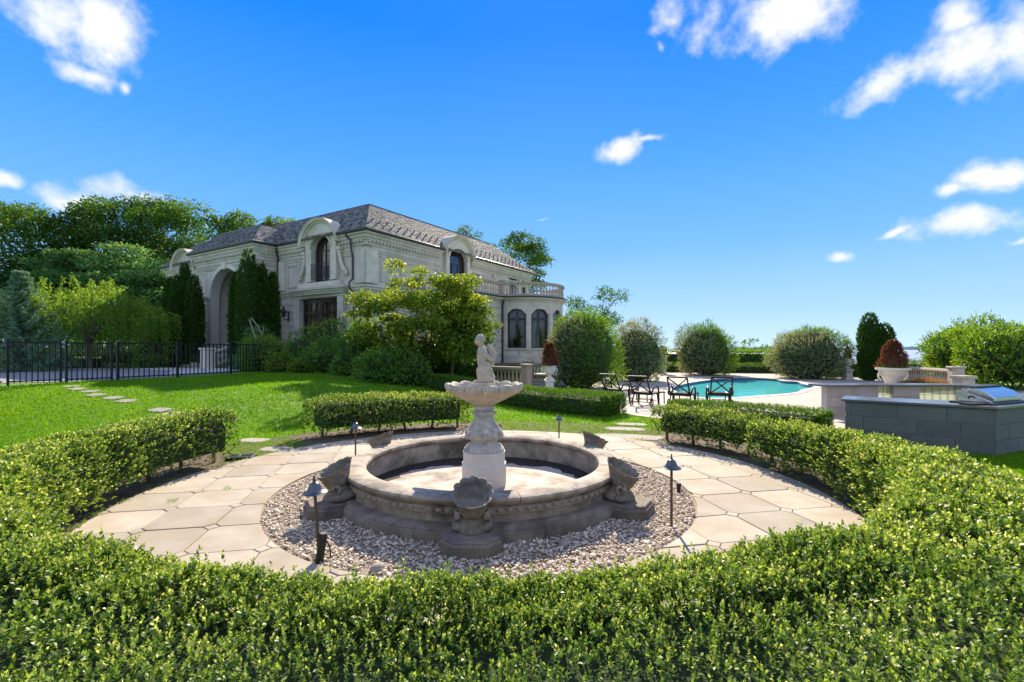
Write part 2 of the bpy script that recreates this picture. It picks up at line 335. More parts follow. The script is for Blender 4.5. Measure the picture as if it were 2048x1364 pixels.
def glassmats():
    m, nt, N, L, b = nodes('glass'); M['glass'] = m
    b.inputs['Base Color'].default_value = (.012,.014,.016,1); b.inputs['Roughness'].default_value = .03; b.inputs['Specular IOR Level'].default_value = .9
    m, nt, N, L, b = nodes('clear_glass'); M['clear_glass'] = m; N.remove(b)
    t = N.new('ShaderNodeBsdfTransparent'); t.inputs[0].default_value = (.86,.88,.86,1); g = N.new('ShaderNodeBsdfGlossy'); g.inputs['Roughness'].default_value = .02
    f = N.new('ShaderNodeFresnel'); f.inputs[0].default_value = 1.6; x = N.new('ShaderNodeMixShader')
    L.new(f.outputs[0], x.inputs[0]); L.new(t.outputs[0], x.inputs[1]); L.new(g.outputs[0], x.inputs[2]); L.new(x.outputs[0], N['Material Output'].inputs['Surface'])
    m, nt, N, L, b = nodes('glass_block'); M['glass_block'] = m; N.remove(b)
    t = N.new('ShaderNodeBsdfTranslucent'); t.inputs[0].default_value = (.52,.53,.47,1); d = N.new('ShaderNodeBsdfTransparent'); d.inputs[0].default_value = (.62,.66,.62,1)
    g = N.new('ShaderNodeBsdfGlossy'); g.inputs['Roughness'].default_value = .08
    x = N.new('ShaderNodeMixShader'); x.inputs[0].default_value = .45; L.new(t.outputs[0], x.inputs[1]); L.new(d.outputs[0], x.inputs[2])
    y = N.new('ShaderNodeMixShader'); y.inputs[0].default_value = .12; L.new(x.outputs[0], y.inputs[1]); L.new(g.outputs[0], y.inputs[2]); L.new(y.outputs[0], N['Material Output'].inputs['Surface'])
    def water(name, tint, ior, bs, bstr, rough, under=None):
        m, nt, N, L, b = nodes(name); M[name] = m; N.remove(b)
        tc = N.new('ShaderNodeTexCoord'); n = N.new('ShaderNodeTexNoise'); n.inputs['Scale'].default_value = bs; n.inputs['Detail'].default_value = 3; L.new(tc.outputs['Object'], n.inputs['Vector'])
        bp = N.new('ShaderNodeBump'); bp.inputs['Strength'].default_value = bstr; bp.inputs['Distance'].default_value = .05; L.new(n.outputs['Fac'], bp.inputs['Height'])
        f = N.new('ShaderNodeFresnel'); f.inputs[0].default_value = ior; L.new(bp.outputs[0], f.inputs['Normal'])
        g = N.new('ShaderNodeBsdfGlossy'); g.inputs['Roughness'].default_value = rough; L.new(bp.outputs[0], g.inputs['Normal'])
        if under is None: t = N.new('ShaderNodeBsdfTransparent')
        else: t = N.new('ShaderNodeBsdfDiffuse')
        t.inputs[0].default_value = (*tint, 1); x = N.new('ShaderNodeMixShader')
        L.new(f.outputs[0], x.inputs[0]); L.new(t.outputs[0], x.inputs[1]); L.new(g.outputs[0], x.inputs[2]); L.new(x.outputs[0], N['Material Output'].inputs['Surface'])
    water('pool_water', (.09,.56,.57), 1.2, 2.2, .35, .03, under=1)
    water('sea_water', (.07,.17,.24), 1.33, .05, 1.0, .3, under=1)
glassmats()
# foliage
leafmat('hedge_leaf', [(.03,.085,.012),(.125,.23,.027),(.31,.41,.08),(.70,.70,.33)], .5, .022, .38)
leafmat('yew_leaf', [(.05,.12,.010),(.085,.19,.012),(.14,.27,.015)], .42, .02)
leafmat('grass_leaf', [(.09,.24,.003),(.135,.31,.004),(.20,.37,.008)], .5, .01, .5, (1.25,1.1,.4))
leafmat('maple_leaf', [(.028,.085,.018),(.055,.14,.024),(.095,.19,.026),(.17,.26,.035)], .46, .02, .45)
leafmat('dogwood_leaf', [(.05,.14,.045),(.09,.22,.065),(.16,.31,.09),(.28,.40,.13)], .42, .02, .45)
leafmat('lime_leaf', [(.07,.15,.018),(.13,.23,.022),(.23,.33,.03),(.36,.38,.045)], .5, .03, .4)
leafmat('weeping_leaf', [(.07,.17,.02),(.13,.26,.03),(.23,.37,.04),(.38,.45,.06)], .5, .015, .45)
leafmat('arbor_leaf', [(.025,.075,.01),(.055,.135,.016),(.10,.20,.024)], .38, .02)
leafmat('spruce_leaf', [(.08,.18,.11),(.14,.27,.17),(.24,.38,.24)], .3, .02)
leafmat('shrub_leaf', [(.05,.14,.025),(.10,.24,.035),(.18,.34,.05),(.30,.45,.07)], .48, .02, .42)
leafmat('willow_leaf', [(.05,.14,.015),(.10,.23,.02),(.20,.35,.028),(.36,.47,.045)], .48, .02, .45)
leafmat('cream_leaf', [(.10,.16,.07),(.20,.25,.12),(.40,.40,.25),(.60,.54,.38)], .4, .03, .45)
leafmat('magnolia_leaf', [(.05,.14,.012),(.12,.25,.018),(.24,.37,.02),(.42,.47,.03)], .48, .025, .4)
leafmat('dry_leaf', [(.09,.035,.022),(.16,.06,.035),(.26,.11,.06)], .3, .02)
leafmat('orange_leaf', [(.10,.10,.02),(.35,.16,.03),(.5,.25,.05)], .4, .03)
# ---------------------------------------------------------------- foliage
def unit(v): return v/np.maximum(np.linalg.norm(v, axis=-1, keepdims=True), 1e-9)
def rdir(n): return unit(rng.normal(size=(n, 3)))
def bumpn(P, f, seed=0):
    s = np.random.default_rng(seed); o = 0
    for k in range(5):
        w = s.normal(size=3)*f*(1+.6*k); o = o+np.sin(P@w+s.uniform(0, 6.28))/(1+.5*k)
    return o/3
def quads_object(name, V, var, mat, parent=None, n=4):
    V = np.ascontiguousarray(V.reshape(-1, 3), dtype=np.float32); nf = len(V)//n
    me = bpy.data.meshes.new(name); me.vertices.add(len(V)); me.vertices.foreach_set('co', V.ravel())
    me.loops.add(nf*n); me.loops.foreach_set('vertex_index', np.arange(nf*n, dtype=np.int32))
    me.polygons.add(nf); me.polygons.foreach_set('loop_start', np.arange(0, nf*n, n, dtype=np.int32))
    me.update(calc_edges=True)
    a = me.attributes.new('var', 'FLOAT', 'FACE'); a.data.foreach_set('value', np.ascontiguousarray(var, dtype=np.float32))
    return link(name, me, mat, parent)
def leaves(B, D, Nn, Ln, Wd, fold=.12):
    Ln = np.asarray(Ln).reshape(-1, 1); Wd = np.asarray(Wd).reshape(-1, 1)
    S = unit(np.cross(D, Nn)); U = np.cross(S, D); mid = B+D*Ln*.48+U*Ln*fold
    return np.stack([B, mid+S*Wd*.5, B+D*Ln, mid-S*Wd*.5], 1)
def sprigs(P, D, k, stem, ln, wd, tilt=(.5, 1.1)):
    """k leaves round a short shoot at each P growing along D"""
    n = len(P); i = np.tile(np.arange(k), n); P = np.repeat(P, k, 0); D = np.repeat(D, k, 0)
    stem = np.repeat(np.broadcast_to(stem, n), k); ln = np.repeat(np.broadcast_to(ln, n), k); wd = np.repeat(np.broadcast_to(wd, n), k)
    ref = unit(np.cross(D, rdir(n*k))); t = (i+rng.random(n*k))/k
    a = np.cross(D, ref); ang = i*2.4+rng.random(n*k); rad = ref*np.cos(ang)[:, None]+a*np.sin(ang)[:, None]
    th = tilt[1]+(tilt[0]-tilt[1])*t; ld = unit(D*np.cos(th)[:, None]+rad*np.sin(th)[:, None]+rng.normal(size=P.shape)*.15)
    nn = unit(D*np.sin(th)[:, None]-rad*np.cos(th)[:, None]+rng.normal(size=P.shape)*.25)
    B = P+D*(t*stem)[:, None]; s = (1-.35*t)*rng.uniform(.75, 1.2, n*k)
    return leaves(B, ld, nn, ln*s, wd*s), t
def density_pick(P, w): return P[rng.random(len(P)) < w]
def core_mesh(name, c, r, mat, parent, k=.78, flat=0, seed=1):
    bm = bmesh.new(); bmesh.ops.create_icosphere(bm, subdivisions=3, radius=1)
    for v in bm.verts:
        p = np.array(v.co); d = 1+.10*float(bumpn(p[None]*1.0, 4, seed)[0]); v.co = Vector((c[0]+p[0]*r[0]*k*d, c[1]+p[1]*r[1]*k*d, max(c[2]+p[2]*r[2]*k*d, flat)))
    me = bpy.data.meshes.new(name); bm.to_mesh(me); bm.free(); me.polygons.foreach_set('use_smooth', [True]*len(me.polygons))
    return link(name, me, mat, parent)
def hedge_arc(name, label, C, r0, r1, a0, a1, h, mat, sprig_density, leaf, gz=None, group=None, hfun=None, near=False, stems=True, seed=3, cat='hedge', wf=None):
    """clipped hedge along an arc round C (angles in degrees, r0..r1, height h)"""
    root = thing(name, label, cat, (0,0,0), 0, group)
    rm = (r0+r1)/2; w = (r1-r0); arcl = R(a1-a0)*rm
    kw = 1.0 if wf is None else 2.6          # the widened stretch of the top needs more shoots
    per = 2*h+w*kw; n = int(arcl*per*sprig_density)
    th = R(a0)+R(a1-a0)*rng.random(n); q = rng.random(n)*per
    x = np.where(q < h, -w/2, np.where(q < h+w*kw, (q-h)/kw-w/2, w/2)); z = np.where(q < h, q, np.where(q < h+w*kw, h, per-q))
    # rounded shoulders
    x = np.concatenate([x]); cr = .16
    cx = np.clip(x, -w/2+cr, w/2-cr); cz = np.clip(z, .05, h-cr); dx = x-cx; dz = z-cz; l = np.maximum(np.hypot(dx, dz), 1e-6)
    nx, nz = dx/l, dz/l; x = cx+nx*cr; z = cz+nz*cr
    # rounded ends
    e = np.minimum((th-R(a0))*rm, (R(a1)-th)*rm); sh = np.where(e < .35, np.sqrt(np.clip(1-(1-e/.35)**2, 0, 1)), 1)
    x = x*(.35+.65*sh)
    if wf is not None: x = np.where(x > 0, x*wf(np.degrees(th)), x)
    hf = 1 if hfun is None else hfun(np.degrees(th)); z = z*hf*(.82+.18*sh)
    rad = np.stack([np.cos(th), np.sin(th), 0*th], 1); P = np.array([C[0], C[1], 0])+rad*(rm+x)[:, None]; P[:, 2] = z
    N = rad*nx[:, None]; N[:, 2] = nz; 
    bump = bumpn(P, 3.0, seed)*.06+bumpn(P, 10, seed+1)*.035+(rng.random(n) < .07)*rng.random(n)*.06
    P = P+N*bump[:, None]-N*(rng.random(n)**2*.10)[:, None]
    lowcut = .12+.06*bumpn(P, 3, seed+9); keep = P[:, 2] > lowcut
    P, N = P[keep], N[keep]
    if gz is not None: P[:, 2] += gz(P[:, 0], P[:, 1])
    dist = np.linalg.norm(P-np.array([0, 0, CAMH]), axis=1)
    inview = (P[:, 1] > .6) & (np.abs(P[:, 0]) < 1.25*P[:, 1]+1.0)
    if near: wgt = np.where(inview, np.clip((2.0/dist)**1.5, .10, 1), .03)
    else: wgt = np.where(inview, 1, .3)
    kp = rng.random(len(P)) < wgt; P, N, dist = P[kp], N[kp], dist[kp]
    D = unit(N*.75+np.array([0, 0, .55])+rng.normal(size=P.shape)*.35)
    ls = leaf*np.clip(dist/2.0, .8, 2.4)**.85 if near else leaf*np.ones(len(P))
    V, t = sprigs(P, D, 8, ls*2.0, ls, ls*.62)
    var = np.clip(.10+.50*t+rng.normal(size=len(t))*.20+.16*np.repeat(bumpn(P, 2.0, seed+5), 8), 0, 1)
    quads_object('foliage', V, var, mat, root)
    # twiggy inside, a little smaller than the leafy shell
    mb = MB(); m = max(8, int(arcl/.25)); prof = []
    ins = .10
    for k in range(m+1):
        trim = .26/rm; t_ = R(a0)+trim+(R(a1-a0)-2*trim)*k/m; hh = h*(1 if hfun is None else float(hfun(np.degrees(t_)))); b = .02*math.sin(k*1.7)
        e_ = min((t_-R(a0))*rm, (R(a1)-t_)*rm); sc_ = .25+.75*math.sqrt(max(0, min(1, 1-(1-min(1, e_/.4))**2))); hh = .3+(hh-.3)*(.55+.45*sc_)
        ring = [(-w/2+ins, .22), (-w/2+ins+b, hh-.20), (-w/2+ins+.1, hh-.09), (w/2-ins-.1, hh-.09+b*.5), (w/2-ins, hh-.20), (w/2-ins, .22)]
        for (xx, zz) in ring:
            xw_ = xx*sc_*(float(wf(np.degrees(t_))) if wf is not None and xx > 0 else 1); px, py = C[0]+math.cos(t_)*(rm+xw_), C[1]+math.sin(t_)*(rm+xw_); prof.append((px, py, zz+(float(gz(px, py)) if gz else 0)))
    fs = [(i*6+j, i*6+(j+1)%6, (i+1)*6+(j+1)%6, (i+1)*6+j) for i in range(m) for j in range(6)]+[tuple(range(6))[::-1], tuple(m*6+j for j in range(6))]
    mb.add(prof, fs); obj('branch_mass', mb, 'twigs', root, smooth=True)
    if stems:
        ns = max(2, int(arcl/.55))
        for k in range(ns):
            t_ = R(a0)+R(a1-a0)*(k+.5)/ns; px, py = C[0]+math.cos(t_)*rm, C[1]+math.sin(t_)*rm; g0 = float(gz(px, py)) if gz else 0
            obj('stem', MB().tube([(px, py, g0-.02), (px+random.uniform(-.05,.05), py+random.uniform(-.05,.05), g0+.2), (px+random.uniform(-.1,.1), py, g0+.4)], [.03, .022, .012], 6), 'bark', root)
    return root
def hedge_line(name, label, A, B, w, h, mat, dens, leaf, gz=ground_z, group=None, seed=5):
    root = thing(name, label, 'hedge', (0,0,0), 0, group)
    A = np.array(A, float); B = np.array(B, float); ln = np.linalg.norm(B-A); d = (B-A)/ln; s = np.array([d[1], -d[0]])
    per = 2*h+w; n = int(dens*((ln+w)*per)); t = rng.random(n)*(ln+.4)-.2; q = rng.random(n)*per
    x = np.where(q < h, -w/2, np.where(q < h+w, q-h-w/2, w/2)); z = np.where(q < h, q, np.where(q < h+w, h, per-q))
    ends = rng.random(n) < w/(ln+w); x = np.where(ends, rng.uniform(-w/2, w/2, n), x); z = np.where(ends, rng.uniform(0, h, n), z); et = rng.random(n) < .5
    t = np.where(ends, np.where(et, 0, ln), np.clip(t, 0, ln))
    cr = .12; c3 = np.stack([np.clip(t, cr, ln-cr), np.clip(x, -w/2+cr, w/2-cr), np.clip(z, .02, h-cr)], 1); p3 = np.stack([t, x, z], 1)
    n3 = unit(p3-c3+1e-6); p3 = c3+n3*cr
    P = np.stack([A[0]+d[0]*p3[:, 0]+s[0]*p3[:, 1], A[1]+d[1]*p3[:, 0]+s[1]*p3[:, 1], p3[:, 2]], 1)
    N = np.stack([d[0]*n3[:, 0]+s[0]*n3[:, 1], d[1]*n3[:, 0]+s[1]*n3[:, 1], n3[:, 2]], 1)
    P = P+N*(bumpn(P, 2.5, seed)*.04)[:, None]-N*(rng.random(n)**2*.08)[:, None]; P[:, 2] += gz(P[:, 0], P[:, 1])
    D = unit(N*.8+np.array([0, 0, .5])+rng.normal(size=P.shape)*.35)
    V, tt = sprigs(P, D, 7, leaf*1.8, leaf, leaf*.4)
    quads_object('foliage', V, np.clip(.2+.5*tt+rng.normal(size=len(tt))*.15, 0, 1), mat, root)
    a2 = math.atan2(d[1], d[0]); zc = float(gz(*(A+B)/2)); m = Matrix.Translation((A[0], A[1], 0)) @ Matrix.Rotation(a2, 4, 'Z')
    mb = MB(); k = max(2, int(ln/1.0)); vs = []
    for i in range(k+1):
        tt_ = .08+(ln-.16)*i/k; gx, gy = A+d*tt_; g0 = float(gz(gx, gy))
        for (xx, zz) in ((-w/2+.09, .02), (-w/2+.09, h-.1), (w/2-.09, h-.1), (w/2-.09, .02)): vs.append((gx+s[0]*xx, gy+s[1]*xx, g0+zz))
    fs = [(i*4+j, i*4+(j+1)%4, (i+1)*4+(j+1)%4, (i+1)*4+j) for i in range(k) for j in range(4)]+[(3,2,1,0), tuple(k*4+j for j in range(4))]
    obj('branch_mass', mb.add(vs, fs), 'twigs', root)
    return root
def limb_path(p, d, ln, n, wob, up=0.0):
    pts = [np.array(p, float)]; d = unit(np.array(d, float))
    for i in range(n):
        d = unit(d+rng.normal(size=3)*wob+np.array([0, 0, up])); pts.append(pts[-1]+d*ln/n)
    return pts
def tree(name, label, base, h, crown_c, crown_r, mat, nclump, leaf, per, cr=1.0, flat=.7, trunk_r=.25, group=None, seed=1, shell=.55, fork=.35, nlimb=7, cat='tree', bark='bark', var0=.0, droop=.25, topbias=0.0):
    """broadleaf tree: forked trunk and limbs that reach the leaf clumps"""
    global rng
    rng = np.random.default_rng(seed); random.seed(seed)
    base = np.array(base, float); root = thing(name, label, cat, tuple(base), 0, group)
    c = np.array(crown_c, float)-base; r = np.array(crown_r, float)
    u = rdir(nclump); rad = shell+(1-shell)*rng.random(nclump)**.7
    cc = u*rad[:, None]; cc[:, 2] = np.where(cc[:, 2] < -.55, cc[:, 2]*.6, cc[:, 2]); cc *= (1+.16*bumpn(u, 2.2, seed))[:, None]
    cc = c+cc*r
    cs = cr*rng.uniform(.6, 1.25, nclump)
    # leaves on the clumps
    idx = np.repeat(np.arange(nclump), (per*(cs/cr)**2).astype(int)+4); n = len(idx)
    d = rdir(n); d[:, 2] = np.where((d[:, 2] < -.3) & (rng.random(n) < .55), -d[:, 2]*.6, d[:, 2]); d = unit(d)
    rr = rng.uniform(.45, 1.05, n)*cs[idx]*(1+.25*bumpn(d*1.0+cc[idx], 3, seed+2))
    P = cc[idx]+d*rr[:, None]*np.array([1, 1, flat])
    D = unit(d*np.array([1, 1, .4])+rng.normal(size=(n, 3))*.55+np.array([0, 0, -droop])); Nn = unit(np.array([0, 0, 1])*.8+d*.4+rng.normal(size=(n, 3))*.45)
    V = leaves(P, D, Nn, leaf*rng.uniform(.6, 1.3, n), leaf*.6*rng.uniform(.7, 1.3, n))
    cv = rng.normal(size=nclump)*.12
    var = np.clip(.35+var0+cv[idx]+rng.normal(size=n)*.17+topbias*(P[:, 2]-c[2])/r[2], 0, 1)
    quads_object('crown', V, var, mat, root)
    # trunk and limbs
    mb = MB(); fk = c*np.array([.35, .35, 0])+np.array([0, 0, max(.25, (c[2]-r[2])*1.05+fork)])
    mb.tube([np.array([0, 0, -.25]), np.array([0, 0, .1]), fk*.5+rng.normal(size=3)*.05, fk], [trunk_r*1.35, trunk_r, trunk_r*.85, trunk_r*.75], 8)
    obj('trunk', mb, bark, root, smooth=True)
    mb = MB(); order = rng.permutation(nclump)[:nlimb*4]
    for j in range(nlimb):
        tgt = cc[order[j]]; m = fk*.55+tgt*.45+np.array([0, 0, r[2]*.12])+rng.normal(size=3)*.12*r
        mb.tube([fk-np.array([0, 0, .1]), (fk+m)/2+rng.normal(size=3)*.03*r, m, (m+tgt)/2+rng.normal(size=3)*.03*r, tgt], [trunk_r*.55, trunk_r*.42, trunk_r*.3, trunk_r*.2, trunk_r*.08], 6)
        for q in range(3):
            t2 = cc[order[(nlimb+j*3+q) % len(order)]]
            if np.linalg.norm(t2-m) < 1.3*r.max(): mb.tube([m, (m+t2)/2+rng.normal(size=3)*.05*r, t2], [trunk_r*.2, trunk_r*.13, trunk_r*.05], 5)
    obj('limbs', mb, bark, root, smooth=True)
    return root
def shrub(name, label, base, r, h, mat, n, leaf, k=8, group=None, seed=1, spiky=.3, cat='shrub', core=True, wd=.5, cream=None, sq=.55, lean=(0,0), lump=.14):
    """rounded shrub of leafy shoots, growing from the ground"""
    global rng
    rng = np.random.default_rng(seed); random.seed(seed)
    base = np.array(base, float); root = thing(name, label, cat, tuple(base), 0, group)
    r = np.array([r, r] if not hasattr(r, '__len__') else r, float); c = np.array([lean[0], lean[1], h*sq]); ra = np.array([r[0], r[1], h*(1-sq)])
    d = rdir(n); hz_ = np.maximum(np.hypot(d[:, 0], d[:, 1]), .05); lowf = np.where(d[:, 2] < 0, np.maximum(hz_, .02)**-.6, 1); d = np.stack([d[:, 0]*lowf, d[:, 1]*lowf, d[:, 2]], 1); ra_ = np.where(d[:, 2:3] < 0, np.array([r[0], r[1], h*sq*1.15]), ra)
    rad = (.86+lump*bumpn(d, 2.6, seed)+.07*bumpn(d, 7, seed+1))*(1-.28*rng.random(n)**2.2)
    P = c+d*ra_*rad[:, None]; P[:, 2] = np.maximum(P[:, 2], .05)
    D = unit(d*.8+np.array([0, 0, .55])+rng.normal(size=(n, 3))*spiky)
    V, t = sprigs(P, D, k, leaf*2.2*rng.uniform(.6, 1.5, n), leaf, leaf*wd, (.35, .9))
    patch = bumpn(d, 1.7, seed+3)
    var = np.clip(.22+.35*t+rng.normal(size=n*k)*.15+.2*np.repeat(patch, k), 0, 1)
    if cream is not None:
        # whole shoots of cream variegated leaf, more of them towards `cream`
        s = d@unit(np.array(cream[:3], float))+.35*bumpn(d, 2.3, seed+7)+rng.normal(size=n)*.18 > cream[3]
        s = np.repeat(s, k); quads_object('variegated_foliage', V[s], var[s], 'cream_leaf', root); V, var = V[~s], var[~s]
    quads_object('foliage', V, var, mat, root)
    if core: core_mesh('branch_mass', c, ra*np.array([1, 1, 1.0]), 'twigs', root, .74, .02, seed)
    ns = 5; mb = MB()
    for i in range(ns):
        a = 2*math.pi*i/ns; mb.tube([(.08*math.cos(a), .08*math.sin(a), -.1), (.25*r[0]*math.cos(a), .25*r[1]*math.sin(a), h*.3), (.5*r[0]*math.cos(a), .5*r[1]*math.sin(a), h*.6)], [.035, .025, .012], 5)
    obj('stems', mb, 'bark', root)
    return root
def arborvitae(name, label, base, r, h, n, leaf, group=None, seed=1, mat='arbor_leaf', lean=(0, 0), peak=.35):
    global rng
    rng = np.random.default_rng(seed); random.seed(seed)
    base = np.array(base, float); root = thing(name, label, 'conifer', tuple(base), 0, group)
    def prof(t): return np.where(t < peak, .80+.20*np.sin(t/peak*math.pi/2), np.power(np.clip(1-((t-peak)/(1-peak))**2.3, 0, 1), .62))
    t = rng.random(n*2); t = t[rng.random(n*2) < .12+prof(t)*.9][:n]; n = len(t); a = rng.random(n)*2*math.pi
    dd = np.stack([np.cos(a), np.sin(a), 0*a], 1); q = np.stack([np.cos(a)*1.2, np.sin(a)*1.2, t*h/r*.6], 1)
    R_ = r*prof(t)*(1+.10*bumpn(q, 2.3, seed)+.07*bumpn(q, 7, seed+1))*(1-.16*rng.random(n)**2)
    P = dd*R_[:, None]; P[:, 2] = .05+t*(h-.1); P[:, 0] += lean[0]*t*t*h; P[:, 1] += lean[1]*t*t*h
    D = unit(dd*.55+np.array([0, 0, .85])+rng.normal(size=(n, 3))*.28)
    V, tt = sprigs(P, D, 6, leaf*1.3, leaf, leaf*.38, (.2, .6))
    quads_object('foliage', V, np.clip(.25+.35*tt+rng.normal(size=len(tt))*.16+.14*np.repeat(bumpn(q, 2.3, seed), 6), 0, 1), mat, root)
    mb = MB(); pr = [(max(.02, r*float(prof(np.array(x)))*.80), .04+x*(h-.25)) for x in np.linspace(0, 1, 12)]
    mb.lathe(pr, 12, cap=True); me = mb
    me.v = [(x+lean[0]*(z/h)**2*h, y+lean[1]*(z/h)**2*h, z) for x, y, z in me.v]
    obj('branch_mass', me, 'twigs', root, smooth=True)
    obj('trunk', MB().tube([(0, 0, -.1), (0, 0, .35)], [.09, .08], 8), 'bark', root)
    return root
# ---------------------------------------------------------------- ground, roads, water
FC = (-.36, 6.2)                      # centre of the fountain
RIN, ROUT = 2.57, 4.21                # gravel bed and circular walk
def sheet(name, xs, ys, zf, mat):
    X, Y = np.meshgrid(xs, ys); Z = zf(X, Y); V = np.stack([X, Y, Z], -1).reshape(-1, 3); nx, ny = len(xs), len(ys)
    F = [(j*nx+i, j*nx+i+1, (j+1)*nx+i+1, (j+1)*nx+i) for j in range(ny-1) for i in range(nx-1)]
    me = bpy.data.meshes.new(name); me.from_pydata(V.tolist(), [], F); me.polygons.foreach_set('use_smooth', [True]*len(F)); return struct(link(name, me, mat))
xs = np.unique(np.concatenate([np.linspace(-900, -60, 14), np.linspace(-60, -20, 20), np.arange(-20, 20.1, .5), np.linspace(20, 60, 20), np.linspace(60, 900, 14)]))
ys = np.unique(np.concatenate([np.linspace(-60, -4, 8), np.arange(-4, 30.1, .5), np.linspace(30, 80, 30), np.linspace(80, 400, 8)]))
sheet('ground', xs, ys, lambda x, y: ground_z(x, y)-.012-1.6*(1-sstep(.84, .98, ((x-11)/7.5)**2+((y-23.3)/9)**2)), 'lawn')   # dug out under the pool terrace
def disc(r, z, n=96, c=FC, r0=None):
    mb = MB()
    if r0 is None: mb.add([(c[0]+r*math.cos(2*math.pi*k/n), c[1]+r*math.sin(2*math.pi*k/n), z) for k in range(n)], [tuple(range(n))])
    else: mb.lathe([(r, z), (r0, z)], n, (c[0], c[1], 0))
    return mb
struct(obj('soil_bed', disc(5.75, .004, r0=4.0), 'soil'))
struct(obj('gravel_bed', disc(RIN+.02, .010), 'gravel_base'))
walk = struct(obj('circular_walk', disc(ROUT-.01, .012, r0=RIN-.01), 'joint'))
def clip(poly, a, b, c):
    out = []
    for i in range(len(poly)):
        p, q = poly[i], poly[(i+1) % len(poly)]; dp = a*p[0]+b*p[1]-c; dq = a*q[0]+b*q[1]-c
        if dp <= 0: out.append(p)
        if dp*dq < 0: t = dp/(dp-dq); out.append((p[0]+(q[0]-p[0])*t, p[1]+(q[1]-p[1])*t))
    return out
def paving():
    p = .665; ang = R(11.0); e1 = np.array([math.cos(ang), math.sin(ang)]); e2 = np.array([-e1[1], e1[0]]); O = np.array([2.36, 5.14]); s = .080; g = .0048
    for i in range(-14, 14):
        for j in range(-12, 12):
            for kind in (0, 1):
                c = O+e1*p*(i+.5*kind)+e2*p*(j+.5*kind)
                if kind == 0: loc = [(s-g, 0), (0, s-g), (-s+g, 0), (0, -s+g)]
                else:
                    q = p/2-g; t = p/2-s-g*.3; loc = [(q, -t), (q, t), (t, q), (-t, q), (-q, t), (-q, -t), (-t, -q), (t, -q)]
                poly = [tuple(c+e1*a+e2*b) for a, b in loc]
                d = c-np.array(FC); r = np.hypot(*d)
                if r > ROUT+.5 or r < RIN-.5: continue
                for k in range(96):
                    a = 2*math.pi*k/96; cc = FC[0]*math.cos(a)+FC[1]*math.sin(a)+ROUT-.005
                    poly = clip(poly, math.cos(a), math.sin(a), cc)
                    if len(poly) < 3: break
                if len(poly) < 3: continue
                u = d/r; poly = clip(poly, -u[0], -u[1], -(FC[0]*u[0]+FC[1]*u[1]+RIN-.03))
                if len(poly) < 3: continue
                if min(math.hypot(q[0]-FC[0], q[1]-FC[1]) for q in poly) < RIN+.002:
                    pl = []
                    for m in range(len(poly)):
                        p0, p1 = poly[m], poly[(m+1)%len(poly)]; ns = max(1, int(math.dist(p0, p1)/.05))
                        for k in range(ns):
                            q = (p0[0]+(p1[0]-p0[0])*k/ns, p0[1]+(p1[1]-p0[1])*k/ns); rr = math.hypot(q[0]-FC[0], q[1]-FC[1])
                            if rr < RIN: q = (FC[0]+(q[0]-FC[0])*RIN/rr, FC[1]+(q[1]-FC[1])*RIN/rr)
                            pl.append(q)
                    poly = pl
                A = abs(sum(poly[m][0]*poly[(m+1)%len(poly)][1]-poly[(m+1)%len(poly)][0]*poly[m][1] for m in range(len(poly))))/2
                if A < .004: continue
                obj('paving_slab', MB().prism(poly, .008, .034+random.uniform(-.003, .003), .006), 'paving', walk)
paving()
# pool terrace
deck_poly = [(-1.0,24.5),(-.3,20.5),(1.2,17.6),(2.6,15.2),(3.3,12.9),(4.4,11.6),(6.4,9.7),(8.0,10.2),(14,10.6),(21,15),(24,24),(24,33),(16,36.5),(10,38),(6,34),(3,29),(-1.0,27)]
pool_px = [(1345,783),(1395,797),(1450,798),(1520,793),(1597,786.5),(1600,780.5),(1637,774),(1602,769),(1597,764),(1560,763),(1555,758.5),(1500,756),(1445,758),(1385,765),(1348,774)]
def smooth_loop(p, n=3):
    p = np.array(p, float)
    for _ in range(n): p = np.stack([p*.75+np.roll(p, -1, 0)*.25, p*.25+np.roll(p, -1, 0)*.75], 1).reshape(-1, 2)
    return p
pool_pts = smooth_loop([gp(*q) for q in pool_px], 2)[::-1]
pool_pts = [tuple(q) for q in pool_pts]
if sum(pool_pts[k-1][0]*pool_pts[k][1]-pool_pts[k][0]*pool_pts[k-1][1] for k in range(len(pool_pts))) < 0: pool_pts = pool_pts[::-1]   # counter-clockwise: water faces up
struct(obj('pool_terrace', panel(deck_poly, [pool_pts], .05, lambda u, v, d: (u, v, .018+d)), 'deck'))
def offset_loop(p, o):
    p = np.array(p); d = np.roll(p, -1, 0)-np.roll(p, 1, 0); n = np.stack([d[:, 1], -d[:, 0]], 1); n /= np.linalg.norm(n, axis=1, keepdims=True); return p+n*o
pool = thing('swimming_pool', 'freeform turquoise swimming pool sunk in the pale stone terrace', 'pool')
a = offset_loop(pool_pts, .3); b_ = offset_loop(pool_pts, -.3)
outer = a if np.ptp(a[:, 0]) > np.ptp(b_[:, 0]) else b_
mb = MB(); n = len(pool_pts); mb.add([(x, y, .034) for x, y in pool_pts]+[(x, y, .034) for x, y in outer]+[(x, y, .015) for x, y in outer]+[(x, y, -.1) for x, y in pool_pts],
    [(k, (k+1)%n, n+(k+1)%n, n+k) for k in range(n)]+[(n+k, n+(k+1)%n, 2*n+(k+1)%n, 2*n+k) for k in range(n)])
obj('coping', mb, 'coping', pool); obj('waterline_tiles', MB().add([(x, y, .033) for x, y in pool_pts]+[(x, y, -.15) for x, y in pool_pts], [(n+k, n+(k+1)%n, (k+1)%n, k) for k in range(n)]), 'pool_tile', pool)
